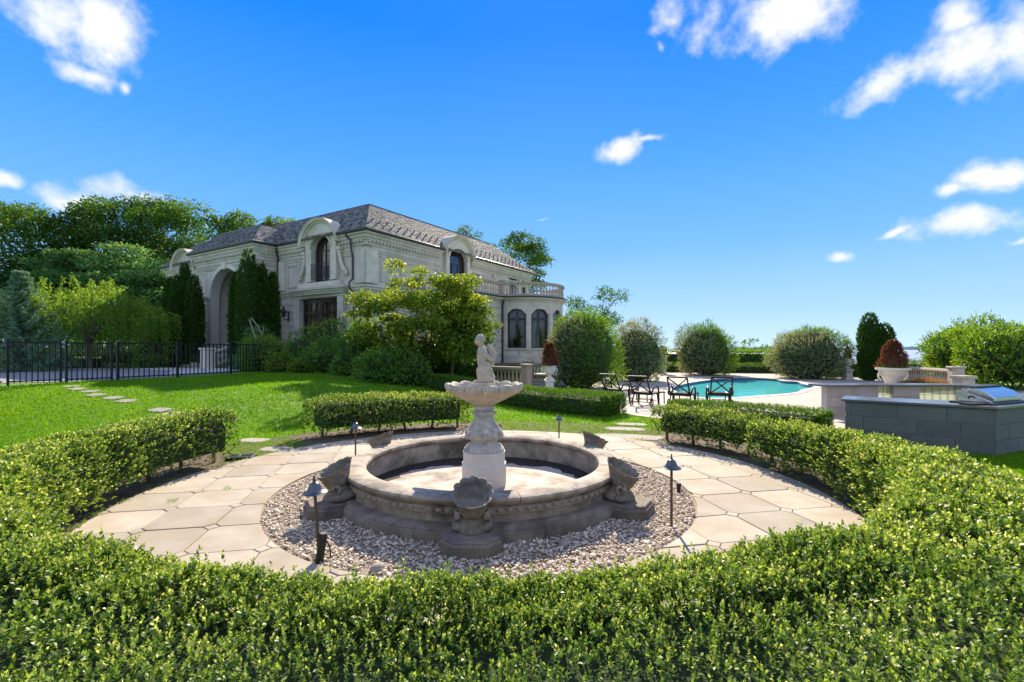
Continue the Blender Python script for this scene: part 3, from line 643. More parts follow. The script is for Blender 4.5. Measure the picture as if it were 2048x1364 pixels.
mb = MB(); mb.add([(x, y, -.151) for x, y in pool_pts]+[(x, y, -1.1) for x, y in pool_pts], [(k, (k+1)%n, n+(k+1)%n, n+k) for k in range(n)]+[tuple(range(n, 2*n))]); obj('pool_shell', mb, 'pool_plaster', pool)
struct(obj('pool_water', MB().add([(x, y, -.11) for x, y in pool_pts], [tuple(range(n))]), 'pool_water'))
# drive behind the fence, sea and far shore
drv = [(-60,17.5),(-30,16.3),(-17.2,15.2),(-15.3,16.0),(-13.6,19.2),(-13.3,22.5),(-15.5,25.5),(-19.0,27.6),(-24,27.2),(-31,25.8),(-60,26.5)]
struct(obj('driveway', panel(drv, [], .03, lambda u, v, d: (u, v, float(ground_z(u, v))*0+.706+d)), 'asphalt'))
struct(obj('stone_apron', panel([(-15.0,21.0),(-13.9,21.9),(-13.6,24.2),(-16.0,27.1),(-20.5,28.0),(-20.8,26.2),(-17.4,24.6)], [], .03, lambda u, v, d: (u, v, .718+d)), 'kerb_stone'))
sea = MB(); sea.add([(-14000,70,-14),(14000,70,-14),(14000,14000,-14),(-14000,14000,-14)], [(0,1,2,3)]); struct(obj('sea', sea, 'sea_water'))
mb = MB(); prv = []
for k in range(121):
    x = -9000+150*k; prv.append((x, 42+18*math.sin(k*.31)+10*math.sin(k*.83+1)))
mb.add([(x, 8200, -15) for x, z in prv]+[(x, 8300, z*.8-14) for x, z in prv]+[(x, 9000, z-14) for x, z in prv], [(k+r*121, k+1+r*121, k+1+(r+1)*121, k+(r+1)*121) for k in range(120) for r in (0, 1)])
struct(obj('far_shore', mb, 'far_land'))
# ---------------------------------------------------------------- the mansion (local frame: x along the entrance front, y along the garden front)
house = thing('mansion', 'grey limestone two-storey mansion with slate mansard roof, arched dormers and round bay', 'house', (-7.97, 26.3, 0), R(-32))
HX0, HX1, HY1 = -23.4, 0.0, 18.0; PX0, PX1, PY = -15.4, -8.2, -1.5; ZG, ZB, ZE = .5, 5.2, 8.25
FR = lambda y0: (lambda u, v, d: (u, y0-d, v))           # entrance front: outward is -y
SD = lambda x0: (lambda u, v, d: (x0+d, u, v))           # garden front: outward is +x
def frame_bars(mb, fn, bars, d0, d1):
    for (u0, u1, v0, v1) in bars:
        P = [fn(u0, v0, d0), fn(u1, v0, d0), fn(u1, v1, d0), fn(u0, v1, d0), fn(u0, v0, d1), fn(u1, v0, d1), fn(u1, v1, d1), fn(u0, v1, d1)]
        mb.add(P, [(0,3,2,1),(4,5,6,7),(0,1,5,4),(1,2,6,5),(2,3,7,6),(3,0,4,7)])
def shrink(poly, s):
    c = np.mean(np.array(poly), 0); xs_ = [p[0] for p in poly]; zs_ = [p[1] for p in poly]; w = max(xs_)-min(xs_); h = max(zs_)-min(zs_); cx = (max(xs_)+min(xs_))/2; cz = (max(zs_)+min(zs_))/2
    return [(cx+(p[0]-cx)*(1-2*s/w), cz+(p[1]-cz)*(1-2*s/h)) for p in poly]
def window(poly, fn, bars, depth=-.16, fw=.08, frame='window_frame', glass='glass', name='window'):
    w = obj(name, panel(poly, [shrink(poly, fw)], .09, lambda u, v, d: fn(u, v, depth+d)), frame, house)
    g = MB(); n = len(poly); g.add([fn(u, v, depth-.05) for u, v in shrink(poly, fw*.7)], [tuple(range(n))]); obj('pane', g, glass, w)
    m = MB(); frame_bars(m, fn, bars, depth-.06, depth-.005)
    if bars: obj('glazing_bars', m, frame, w)
    return w
# walls of the entrance front
win2 = arch(-4.5, -2.76, 5.78, 7.72, 8.42)
gwin = rect(-5.62, -2.10, 1.6, 4.78)
def notched(u0, u1, a, b, z): return [(u0, ZG), (u1, ZG), (u1, ZE), (b, ZE), (b, z), (a, z), (a, ZE), (u0, ZE)]
wall_f = obj('wall', panel(notched(PX1-.05, HX1, -4.5, -2.76, 5.78), [gwin], .4, FR(0)), 'limestone', house)
mir = lambda poly: [(-23.4-p[0]-.1, p[1]) for p in poly][::-1]
obj('wall', panel(notched(HX0, PX0+.05, -20.74, -19.0, 5.78), [mir(gwin)], .4, FR(0)), 'limestone', house)
# garden front, back and left end
sw = arch(6.8, 8.75, 5.1, 7.95, 8.62); sw2 = rect(14.6, 15.8, 6.0, 7.7); sw3 = rect(16.7, 17.3, 6.0, 7.7)
wall_s = obj('wall', panel(notched(.0, HY1, 6.8, 8.75, 5.1), [sw2, sw3], .4, SD(0)), 'limestone', house)
obj('wall', MB().box(HX0+.41, -.41, HY1-.4, HY1-.002, ZG, ZE), 'limestone', house); obj('wall', MB().box(HX0+.002, HX0+.4, .41, HY1-.41, ZG, ZE), 'limestone', house)
# the dormer front carries the upper part of the tall window
def tall_dormer(fn, c, hw, win, zs, zt):
    x0 = min(p[0] for p in win); x1 = max(p[0] for p in win); z0 = min(p[1] for p in win)
    out = [(c+hw*math.cos(math.pi*t/20), zs+(zt-zs)*math.sin(math.pi*t/20)) for t in range(21)]
    loop = [(c-hw, z0)]+[(x0, z0)]+win[2:][::-1][0:]+[(x1, z0)]+[(c+hw, z0)]+out
    # de-duplicate consecutive points
    cl = [loop[0]]
    for p in loop[1:]:
        if abs(p[0]-cl[-1][0])+abs(p[1]-cl[-1][1]) > 1e-4: cl.append(p)
    d = obj('dormer', panel(cl, [], .55, lambda u, v, dd: fn(u, v, .26+dd)), 'limestone', house)
    mb = MB(); n = 24; vs = []
    pr = [(0, .262), (.10, .30), (.10, .38), (.19, .40), (.19, .50), (.30, .56), (.34, .60), (.34, -1.7), (.24, -1.7), (0, -.1)]
    for t in range(n+1):
        a = math.pi*(t/n); ca, sa = math.cos(a), math.sin(a)
        for (o, dd) in pr: vs.append(fn(c+(hw-.02+o)*ca, zs+(zt-zs-.02+o)*sa, dd))
    m = len(pr); mb.add(vs, [(i*m+j, i*m+(j+1)%m, (i+1)*m+(j+1)%m, (i+1)*m+j) for i in range(n) for j in range(m)]+[tuple(range(m)), tuple(n*m+j for j in range(m))[::-1]])
    obj('hood', mb, 'limestone', d, smooth=True)
    arc = win[2:]; cx = (x0+x1)/2; r = (x1-x0)/2; zsp = arc[0][1]; ztp = max(p[1] for p in arc); mb = MB(); vs = []
    prof = [(0, .255), (0, .31), (.09, .34), (.17, .31), (.17, .255)]
    for t in range(21):
        a = math.pi*t/20; ca, sa = math.cos(a), math.sin(a)
        for (o, dd) in prof: vs.append(fn(cx+(r+o)*ca, zsp+(ztp-zsp+o)*sa, dd))
    m = len(prof); mb.add(vs, [(i*m+j, i*m+(j+1)%m, (i+1)*m+(j+1)%m, (i+1)*m+j) for i in range(20) for j in range(m)]+[tuple(range(m)), tuple(20*m+j for j in range(m))[::-1]])
    obj('architrave', mb, 'limestone', d, smooth=True)
    return d
WB = lambda x0, x1, z0, z1, nv, hz: [(x0+(x1-x0)*k/nv-.028, x0+(x1-x0)*k/nv+.028, z0, z1) for k in range(1, nv)]+[(x0, x1, z-.03, z+.03) for z in hz]
for mirror in (0, 1):
    f = (lambda p: p) if not mirror else mir
    cx = -3.63 if not mirror else -19.87
    dm = tall_dormer(FR(0), cx, 1.37, f(win2) if not mirror else arch(-20.74, -19.0, 5.78, 7.72, 8.42), 7.9, 9.10)
    x0, x1 = (-4.5, -2.76) if not mirror else (-20.74, -19.0)
    window(arch(x0, x1, 5.78, 7.72, 8.42), FR(0), WB(x0, x1, 5.8, 8.15, 4, [7.6]), -.10)
    # balconet railing in front of the tall window
    rl = MB(); rl.tube([(x0, -.30, 6.78), (x1, -.30, 6.78)], .022, 6); rl.tube([(x0, -.30, 5.9), (x1, -.30, 5.9)], .018, 6)
    for k in range(15): rl.tube([(x0+.06+(x1-x0-.12)*k/14, -.30, 5.88), (x0+.06+(x1-x0-.12)*k/14, -.30, 6.78)], .011, 5)
    for k in range(5): rl.tube([(x0+.2+.34*k+.11*math.cos(t*.7), -.30, 6.35+.2*math.sin(t*.7)) for t in range(10)], .010, 5)
    obj('railing', rl, 'dark_metal', dm)
    # scrolled consoles either side
    for sgn in (-1, 1):
        xc = cx+sgn*1.46; mb = MB(); pts = []
        for t in range(20):
            q = t/19; zz = 7.45-1.25*q; xx = xc+sgn*(.10+.02*math.sin(q*3)+.48*q**2.2); pts.append((xx, -.16, zz))
        for t in range(12):
            a = t/11*1.6*math.pi; rr = .15*(1-t/16); pts.append((pts[19][0]+sgn*(.14*0+rr*math.sin(a)), -.16, pts[19][2]-.12+rr*math.cos(a)*.9))
        mb.tube(pts, [.11]*20+[.09-.003*t for t in range(12)], 8)
        mb.box(xc-.02 if sgn > 0 else xc-.30, xc+.30 if sgn > 0 else xc+.02, -.30, 0, 7.45, 7.62); mb.box(xc+.0 if sgn > 0 else xc-.24, xc+.24 if sgn > 0 else xc, -.26, 0, 7.28, 7.448)
        obj('console', mb, 'limestone', dm, smooth=True)
    # ground-floor bow-fronted window surround with its own cornice
    x0, x1 = (-5.62, -2.10) if not mirror else (-21.4, -17.88)
    sur = MB(); sur.box(x0-.52, x0, -.28, .1, ZG, 4.80); sur.box(x1, x1+.52, -.28, .1, ZG, 4.80); sur.box(x0-.52, x1+.52, -.28, .1, 4.803, 5.0)
    so = obj('window_surround', sur, 'limestone_block', house, bevel=.015)
    cor = MB(); path = [(x0-.55, .0), (x0-.55, -.30)]+[(x0-.55+(x1-x0+1.1)*k/10, -.30-.16*math.sin(math.pi*k/10)) for k in range(1, 10)]+[(x1+.55, -.30), (x1+.55, 0)]
    cor.sweep([(0, 4.98), (.05, 4.98), (.07, 5.08), (.13, 5.10), (.15, 5.20), (.24, 5.22), (.27, 5.32), (.27, 5.38), (0, 5.42), (-.5, 5.42), (-.5, 4.98)], path); obj('cornice', cor, 'limestone', so, smooth=True)
    obj('blocking_course', MB().box(x0-.2, x1+.2, -.30, .05, 5.43, 5.72), 'limestone', so, bevel=.02)
    ww = window(rect(x0, x1, 1.6, 4.78), FR(0), [], -.06, .10, glass='clear_glass'); obj('curtain', MB().add([(x0+.1+(x1-x0-.2)*k/40, .40+.03*math.sin(k*1.9)+(.9 if k % 14 in (6, 7) else 0), z) for k in range(41) for z in (1.55, 4.8)], [(2*k, 2*k+2, 2*k+3, 2*k+1) for k in range(40)]), 'curtain', ww)
    bars = MB(); fb = []
    for k in range(1, 6): fb.append((x0+(x1-x0)*k/6-.07, x0+(x1-x0)*k/6+.07, 1.6, 4.78))
    for z in (3.95,): fb.append((x0, x1, z-.08, z+.08))
    fb.append((x0, x1, 4.55, 4.78)); frame_bars(bars, FR(0), fb, -.12, -.03); obj('mullions', bars, 'window_frame', ww)
    for sx in (-1, 1):                       # quoin joints of the surround
        for z in np.arange(.95, 4.7, .43):
            xx = x0-.262 if sx < 0 else x1+.262
            obj('stone_block', MB().cbox((xx, -.285, z+.205), (.50, .03, .405)), 'limestone_block', so)
# pilaster strips and sunk panels, upper storey
for (a0_, a1_) in ((-8.1, -7.4), (-.95, .06)):
    obj('pilaster', MB().box(a0_, a1_, -.10, .02, 5.45, 7.3), 'limestone', house, bevel=.01)
obj('pilaster', MB().box(-.03, .09, -.10, .75, 5.45, 7.3), 'limestone', house, bevel=.01)
for (y0, y1) in ((1.0, 6.0),):
    fr = panel(rect(y0, y1, 5.6, 7.05), [rect(y0+.12, y1-.12, 5.72, 6.93)], .05, lambda u, v, d: (.055+d, u, v)); obj('panel_moulding', fr, 'limestone', house)
fr = panel(rect(-7.2, -5.9, 5.6, 7.05), [rect(-7.08, -6.02, 5.72, 6.93)], .05, FR(-.055)); obj('panel_moulding', fr, 'limestone', house)
# porch
parch = arch(-13.5, -9.7, 1.5, 5.15, 7.05, 24)
porch = obj('porch', panel(rect(PX0, PX1, ZG, ZE), [parch], .55, FR(PY)), 'porch_stone', house)
obj('porch_side', MB().box(PX1-.5, PX1, PY+.551, 0, ZG, ZE), 'limestone', porch); obj('porch_side', MB().box(PX0, PX0+.5, PY+.551, 0, ZG, ZE), 'limestone', porch)
obj('inner_wall', panel(rect(PX0+.6, PX1-.6, 1.3, ZE-.2), [rect(-12.4, -10.6, 1.5, 4.6), rect(-14.3, -13.0, 1.9, 4.5)], .2, FR(1.2)), 'niche_paint', porch)
obj('vault', MB().box(PX0+.51, PX1-.51, PY+.56, 1.2, 7.2, 7.4), 'porch_stone', porch)
obj('inner_side', MB().box(-14.2, -14.0, PY+.56, 1.18, 1.3, 7.19), 'porch_stone', porch); obj('inner_side', MB().box(-9.2, -9.0, PY+.56, 1.18, 1.3, 7.19), 'porch_stone', porch)
obj('porch_floor', MB().box(PX0+.51, PX1-.51, PY+.0, 2.0, .6, 1.5), 'kerb_stone', porch)
dr = obj('entrance_door', MB().box(-12.4, -10.6, 1.02, 1.1, 1.5, 4.6), 'window_frame', porch)
obj('door_glass', MB().box(-12.1, -11.6, .99, 1.015, 2.2, 4.3).box(-11.4, -10.9, .99, 1.015, 2.2, 4.3), 'glass', dr)
obj('niche_back', MB().box(-14.3, -13.0, 1.45, 1.55, 1.9, 4.5), 'niche_paint', porch)
arm = MB(); vs = []; prof = [(.0, .0), (.0, .06), (.16, .09), (.26, .06), (.26, .0)]     # archivolt
for t in range(29):
    a = math.pi*t/28
    for (o, dd) in prof: vs.append((-11.6+(1.9+o)*math.cos(a), PY-dd, 5.15+(1.9+o)*math.sin(a)))
arm.add(vs, [(i*5+j, i*5+(j+1)%5, (i+1)*5+(j+1)%5, (i+1)*5+j) for i in range(28) for j in range(5)]+[tuple(range(5)), tuple(28*5+j for j in range(5))[::-1]]); obj('archivolt', arm, 'porch_stone', porch, smooth=True)
obj('keystone', MB().add([(-11.78,PY-.14,6.98),(-11.42,PY-.14,6.98),(-11.32,PY-.18,7.42),(-11.88,PY-.18,7.42),(-11.78,PY,6.98),(-11.42,PY,6.98),(-11.32,PY,7.42),(-11.88,PY,7.42)], [(0,1,2,3),(0,4,5,1),(1,5,6,2),(2,6,7,3),(3,7,4,0)]), 'porch_stone', porch)
for (a0_, a1_) in ((-14.75, -13.95), (-9.25, -8.45)):       # columns with capitals
    c = obj('pier', MB().box(a0_, a1_, PY-.30, PY+.02, ZG, 4.75), 'porch_stone', porch, bevel=.02)
    obj('capital', MB().sweep([(0, 4.72), (.05, 4.74), (.05, 4.83), (.02, 4.86), (.02, 4.95), (.10, 5.10), (.20, 5.22), (.24, 5.24), (.24, 5.33), (0, 5.33)], [(a0_, PY-.002), (a0_, PY-.30), (a1_, PY-.30), (a1_, PY-.002)], False), 'porch_stone', c)
    obj('capital_core', MB().box(a0_+.002, a1_-.002, PY-.298, PY+.01, 4.752, 5.32), 'porch_stone', c)
    obj('base', MB().box(a0_-.08, a1_+.08, PY-.38, PY+.01, ZG, 1.75), 'porch_stone', c, bevel=.03)
for (a0_, a1_, z0, z1) in ((-15.2, -14.0, 5.6, 7.0), (-9.2, -8.4, 5.6, 7.0)):
    obj('panel_moulding', panel(rect(a0_, a1_, z0, z1), [rect(a0_+.1, a1_-.1, z0+.1, z1-.1)], .04, FR(PY-.045)), 'porch_stone', porch)
urn_n = thing('niche_urn', 'stone urn with clipped ball plant standing inside the arched porch', 'urn')
urn_n.matrix_world = house.matrix_world
# eaves cornice, entablature bands and belt course run round fronts and porch
Hpath = [(HX0, HY1), (HX0, 0), (PX0, 0), (PX0, PY), (PX1, PY), (PX1, 0), (HX1, 0), (HX1, HY1)]
def band(prof, segs, mat, name, smooth=False):
    for s in segs: obj(name, MB().sweep(prof, s), mat, house, smooth=smooth)
DL, DR = -3.63-1.45, -3.63+1.45; ML, MR = -19.87-1.45, -19.87+1.45
seg_top = [[(HX0, HY1-.3), (HX0, 0), (ML, 0)], [(MR, 0), (PX0, 0), (PX0, PY), (PX1, PY), (PX1, 0), (DL, 0)], [(DR, 0), (HX1, 0), (HX1, 6.1)], [(HX1, 9.4), (HX1, HY1)]]
band([(0, 7.55), (.05, 7.55), (.05, 7.80), (.12, 7.82), (.14, 7.92), (.20, 7.94), (.24, 8.08), (.34, 8.12), (.36, 8.2), (0, 8.2)], seg_top, 'limestone', 'eaves_cornice')
band([(.0, 8.203), (.38, 8.203), (.46, 8.24), (.48, 8.34), (.44, 8.36), (.40, 8.27), (.0, 8.27)], seg_top, 'gutter', 'gutter')
for z0 in (7.30, 7.15, 7.02):
    band([(0, z0), (.04, z0), (.06, z0+.05), (.06, z0+.09), (0, z0+.10)], seg_top, 'limestone', 'architrave_band')
seg_b = [[(HX0, HY1-.3), (HX0, 0), (-21.95, 0)], [(-17.33, 0), (PX0, 0), (PX0, PY+.3)], [(PX1, PY+.02), (PX1, 0), (-6.17, 0)], [(-1.53, 0), (HX1, 0), (HX1, 3.9)]]
band([(0, 4.95), (.04, 4.95), (.06, 5.05), (.12, 5.08), (.14, 5.2), (.20, 5.24), (.20, 5.32), (0, 5.36)], seg_b, 'limestone', 'belt_course')
dent = MB()
def dentils(p, q, out, step=.26):
    p = Vector(p); q = Vector(q); d = (q-p); n = int(d.length/step); d.normalize(); o = Vector(out)
    for k in range(n):
        c = p+d*step*(k+.5); a = d*.075; b = o*.19
        P = [c-a, c+a, c+a+b, c-a+b]; dent.add([(v.x, v.y, 7.70) for v in P]+[(v.x, v.y, 7.82) for v in P], [(0,3,2,1),(4,5,6,7),(0,1,5,4),(1,2,6,5),(2,3,7,6),(3,0,4,7)])
dentils((PX0, PY), (PX1, PY), (0, -1)); dentils((PX1, 0), (PX1, PY), (1, 0)); dentils((PX1, 0), (DL, 0), (0, -1)); dentils((DR, 0), (0, 0), (0, -1)); dentils((0, 0), (0, 6), (1, 0)); dentils((0, 9.4), (0, 18), (1, 0))
stuff(obj('dentil_course', dent, 'limestone', house))
# rusticated blocks of the ground storey
def blocks(fn, u0, u1, z0, z1, skip, parent, bw=1.05, bh=.425, proud=.04, mat='limestone_block'):
    nz = int(round((z1-z0)/bh)); bh = (z1-z0)/nz
    for j in range(nz):
        za, zb = z0+j*bh+.014, z0+(j+1)*bh-.014; u = u0-(bw*.5 if j % 2 else 0)
        while u < u1-.02:
            a, b = max(u, u0)+.004, min(u+bw, u1)-.004; u += bw
            parts = [(a, b)]
            for (s0, s1, t0, t1) in skip:
                if t0 < zb and t1 > za:
                    nxt = []
                    for (a_, b2) in parts:
                        if b2 <= s0 or a_ >= s1: nxt.append((a_, b2)); continue
                        if a_ < s0-.08: nxt.append((a_, s0))
                        if b2 > s1+.08: nxt.append((s1, b2))
                    parts = nxt
            for (a_, b2) in parts:
                if b2-a_ < .06: continue
                e = .012; P = [fn(a_, za, 0), fn(b2, za, 0), fn(b2, zb, 0), fn(a_, zb, 0), fn(a_+e, za+e, proud), fn(b2-e, za+e, proud), fn(b2-e, zb-e, proud), fn(a_+e, zb-e, proud)]
                obj('stone_block', MB().add(P, [(4,5,6,7),(0,1,5,4),(1,2,6,5),(2,3,7,6),(3,0,4,7)]), mat, parent)
blocks(FR(0), PX1, -6.17, .6, 4.95, [], wall_f); blocks(FR(0), -1.55, 0, .6, 4.95, [], wall_f)
blocks(lambda u, v, d: (d, u, v), 0, 4.1, .6, 4.95, [], wall_s)
blocks(lambda u, v, d: (PX1+d, u, v), PY, 0, .6, 4.95, [], porch)
# roof: steep slated slopes under a flat lead top
ZT = 10.35; EO = .44
rp0 = [(HX0-EO, -EO), (HX1+EO, -EO), (HX1+EO, HY1+EO), (HX0-EO, HY1+EO)]; ins = [1.55, 1.55, 4.0, 1.55]
rp1 = [(HX0+1.55, 1.55), (HX1-1.55, 1.55), (HX1-1.55, HY1-4.0), (HX0+1.55, HY1-4.0)]
roof = obj('roof', MB().add([(x, y, 8.30) for x, y in rp0]+[(x, y, ZT) for x, y in rp1], [(k, (k+1)%4, 4+(k+1)%4, 4+k) for k in range(4)]+[(4,5,6,7)]), 'lead', house)
def slates(p0, p1, p2, p3, name='slates', sz=(.24, .155), parent=None, hole=None):
    p0, p1, p2, p3 = [np.array(p, float) for p in (p0, p1, p2, p3)]
    H_ = np.linalg.norm((p3+p2)/2-(p0+p1)/2); rows = int(H_/sz[1]); up = unit((p3+p2)/2-(p0+p1)/2); ax = unit(p1-p0); nn = np.cross(ax, up); nn = nn if nn[2] > 0 else -nn
    V = []; var = []
    for j in range(rows):
        t0, t1 = j/rows, min(1, (j+1.12)/rows); L0, R0 = p0+(p3-p0)*t0, p1+(p2-p1)*t0; w = np.linalg.norm(R0-L0); n = max(1, int(w/sz[0])); o = .5 if j % 2 else 0
        for k in range(-1, n+1):
            a, b = max(0, (k+o+.02)/n), min(1, (k+o+.98)/n)
            if b-a < .1/n: continue
            A = L0+(R0-L0)*a; B = L0+(R0-L0)*b; L1, R1 = p0+(p3-p0)*t1, p1+(p2-p1)*t1; Dp = L1+(R1-L1)*a; Cp = L1+(R1-L1)*b; lf = nn*(.038+random.uniform(0, .012)); lo = nn*.006
            dz = random.uniform(-.012, .012)*up
            V.append([A+lf+dz, B+lf+dz, Cp+lo, Dp+lo]); var.append(random.random())
            V.append([A+dz, B+dz, B+lf+dz, A+lf+dz]); var.append(random.random()*.5)
    return stuff(quads_object(name, np.array(V), np.array(var), 'slate', parent))
P3 = lambda p, z: (p[0], p[1], z)
slates(P3(rp0[0], 8.30), P3(rp0[1], 8.30), P3(rp1[1], ZT), P3(rp1[0], ZT), parent=roof)
slates(P3(rp0[1], 8.30), P3(rp0[2], 8.30), P3(rp1[2], ZT), P3(rp1[1], ZT), parent=roof)
rd = MB(); rd.sweep([(-.06, ZT-.09), (.05, ZT-.12), (.07, ZT-.04), (.03, ZT+.05), (-.06, ZT+.05)], rp1, True); obj('ridge_cap', rd, 'gutter', roof)
pr0 = [(PX0-EO, PY-EO), (PX1+EO, PY-EO), (PX1+EO, 1.2), (PX0-EO, 1.2)]; pr1 = [(PX0+1.0, PY+1.0), (PX1-1.0, PY+1.0), (PX1-1.0, 2.0), (PX0+1.0, 2.0)]; ZP = 9.75
proof = obj('porch_roof', MB().add([(x, y, 8.315) for x, y in pr0]+[(x, y, ZP) for x, y in pr1], [(k, (k+1)%4, 4+(k+1)%4, 4+k) for k in range(4)]+[(4,5,6,7)]), 'lead', house)
for k in (0, 1, 3): slates(P3(pr0[k], 8.315), P3(pr0[(k+1)%4], 8.315), P3(pr1[(k+1)%4], ZP), P3(pr1[k], ZP), parent=proof)
rd = MB(); rd.sweep([(-.06, ZP-.08), (.05, ZP-.1), (.06, ZP-.03), (.02, ZP+.05), (-.06, ZP+.05)], pr1, True); obj('ridge_cap', rd, 'gutter', proof)
# snow guards: two staggered rows of little brackets
def guards(p0, p1, q0, q1, rows, step, parent):
    mb = MB(); p0, p1, q0, q1 = [np.array(x, float) for x in (p0, p1, q0, q1)]
    for j, t in enumerate(rows):
        a, b = p0+(q0-p0)*t, p1+(q1-p1)*t; n = int(np.linalg.norm(b-a)/step)
        for k in range(n):
            c = a+(b-a)*(k+.25+.5*(j % 2))/n; mb.cbox((c[0], c[1], c[2]+.085), (.045, .045, .10)); mb.cbox((c[0], c[1], c[2]+.05), (.10, .02, .03))
    stuff(obj('snow_guards', mb, 'dark_metal', parent))
guards(P3(rp0[1], 8.3), P3(rp0[2], 8.3), P3(rp1[1], ZT), P3(rp1[2], ZT), (.18, .36), .55, roof); guards(P3(rp0[0], 8.3), P3(rp0[1], 8.3), P3(rp1[0], ZT), P3(rp1[1], ZT), (.18, .36), .7, roof)
guards(P3(pr0[0], 8.3), P3(pr0[1], 8.3), P3(pr1[0], ZP), P3(pr1[1], ZP), (.2, .45), .6, proof); guards(P3(pr0[1], 8.3), P3(pr0[2], 8.3), P3(pr1[1], ZP), P3(pr1[2], ZP), (.2, .45), .6, proof)
# garden-front dormer over the terrace
dg = tall_dormer(SD(0), 7.77, 1.28, sw, 8.2, 9.2)
window(arch(6.8, 8.75, 5.1, 7.95, 8.62), SD(0), WB(6.8, 8.75, 5.1, 7.6, 3, [7.6]), -.06, .10)
window(sw2, SD(0), [(15.17, 15.23, 6, 7.7)], -.1); window(sw3, SD(0), [], -.1)
for y in (12.2, 15.95, 17.75): obj('bracket', MB().box(0, .26, y-.09, y+.09, 7.2, 7.54), 'limestone', house)
# one-storey wing with a round bay and roof terrace
WX, WY0, BC, BR = 4.2, 4.0, 9.75, 2.65; ZW = 4.95
wing = obj('wing', panel(rect(WY0, BC-BR+.05, ZG, ZW), [], .3, SD(WX)), 'limestone', house)
obj('wing_end', MB().box(0, WX-.001, WY0, WY0+.3, ZG, ZW), 'limestone', wing); obj('wing_end', MB().box(0.01, WX-.001, BC+BR-.3, BC+BR, ZG, ZW-.06), 'limestone', wing)
blocks(lambda u, v, d: (WX+d, u, v), WY0, BC-BR, .6, 4.75, [], wing, 1.25, .415); blocks(lambda u, v, d: (u, WY0-d, v), .3, WX, .6, 4.75, [], wing, 1.25, .415)
def BAY(t, v, d): return (WX+(BR+d)*math.sin(t), BC-(BR+d)*math.cos(t), v)      # t = 0 at the near side, pi at the far side
wn = 5; bay_h = []
wins = [(.14+k*.585, .14+k*.585+.46) for k in range(wn)]
bfine = lambda poly: poly
def fine(poly, n=6):
    out = []
    for i in range(len(poly)):
        p, q = poly[i], poly[(i+1)%len(poly)]; m = max(1, int(abs(q[0]-p[0])/.12))
        for k in range(m): out.append((p[0]+(q[0]-p[0])*k/m, p[1]+(q[1]-p[1])*k/m))
    return out
strips = MB()
bay = None
tt = [0]+[x for w in wins for x in w]+[math.pi]
for i in range(0, len(tt)-1):
    isw = i % 2 == 1
    segs_ = [MB(), MB()]
    n = 4
    for k in range(n):
        a, b = tt[i]+(tt[i+1]-tt[i])*k/n, tt[i]+(tt[i+1]-tt[i])*(k+1)/n
        if isw:
            cs = lambda t: 3.95+.36*math.sqrt(max(0, 1-((t-(tt[i]+tt[i+1])/2)/((tt[i+1]-tt[i])/2))**2))
            zr = [((ZG, ZG), (1.86, 1.86)), ((cs(a), cs(b)), (ZW, ZW))]
        else: zr = [((ZG, ZG), (ZW, ZW))]
        for iz, ((za, zb), (ya, yb)) in enumerate(zr):
            seg = segs_[iz]; P = [BAY(a, za, 0), BAY(b, zb, 0), BAY(b, yb, 0), BAY(a, ya, 0), BAY(a, za, -.25), BAY(b, zb, -.25), BAY(b, yb, -.25), BAY(a, ya, -.25)]
            seg.add(P, [(0,1,2,3),(7,6,5,4),(0,4,5,1),(3,2,6,7)]+([(0,3,7,4)] if k == 0 and not isw else [])+([(1,5,6,2)] if k == n-1 and not isw else []))
    for iz, sg in enumerate(segs_):
        if not sg.v: continue
        o = obj(('bay_apron', 'bay_head')[iz] if isw else 'bay_wall', sg, 'limestone_block', wing); bay = bay or o
for iw, (a, b) in enumerate(wins):
    poly = fine([(a, 1.86), (b, 1.86)]+[((a+b)/2+(b-a)/2*math.cos(math.pi*k/12), 3.95+.36*math.sin(math.pi*k/12)) for k in range(13)])
    fn = lambda u, v, d: BAY(u, v, -.12+d)
    hole = [((a+b)/2+(p[0]-(a+b)/2)*.84, 3.05+(p[1]-3.05)*.93) for p in poly]
    w = obj('window', panel(poly, [hole], .08, fn), 'dark_metal', wing)
    g = MB(); g.add([BAY(a, 1.86, -.16), BAY((a+b)/2, 1.86, -.16), BAY(b, 1.86, -.16), BAY(b, 4.25, -.16), BAY((a+b)/2, 4.25, -.16), BAY(a, 4.25, -.16)], [(0,1,4,5),(1,2,3,4)]); obj('pane', g, 'clear_glass' if iw < 2 else 'glass', w)
    t = MB(); P = [BAY(a, 3.60, -.19), BAY(b, 3.60, -.19), BAY(b, 3.74, -.19), BAY(a, 3.74, -.19), BAY(a, 3.60, -.10), BAY(b, 3.60, -.10), BAY(b, 3.74, -.10), BAY(a, 3.74, -.10)]; t.add(P, [(0,3,2,1),(4,5,6,7),(0,1,5,4),(2,3,7,6)]); obj('transom', t, 'dark_metal', w)
    for (c0, c1, wv) in ((a+.02, a+.19, 1), (b-.19, b-.02, 1)):
        cu = MB(); vs = []
        for k in range(15):
            for z in (1.86, 2.5, 3.2, 4.3):
                q = c0+(c1-c0)*k/14; pinch = .55 if z == 2.5 else (.7 if z < 2.5 else 1); q = (c0 if c0 == a+.02 else c1)+(q-(c0 if c0 == a+.02 else c1))*pinch
                vs.append(BAY(q, z, -.34+.03*math.sin(k*2.1)))
        cu.add(vs, [(k*4+j, (k+1)*4+j, (k+1)*4+j+1, k*4+j+1) for k in range(14) for j in range(3)]); obj('curtain', cu, 'curtain', w, smooth=True)
obj('room_back', MB().box(.42, .55, WY0+.4, BC+BR, .9, 4.8), 'room', wing)
obj('room_floor', MB().box(.42, WX+1.9, WY0+.4, BC+BR-.6, .85, .95), 'room', wing)
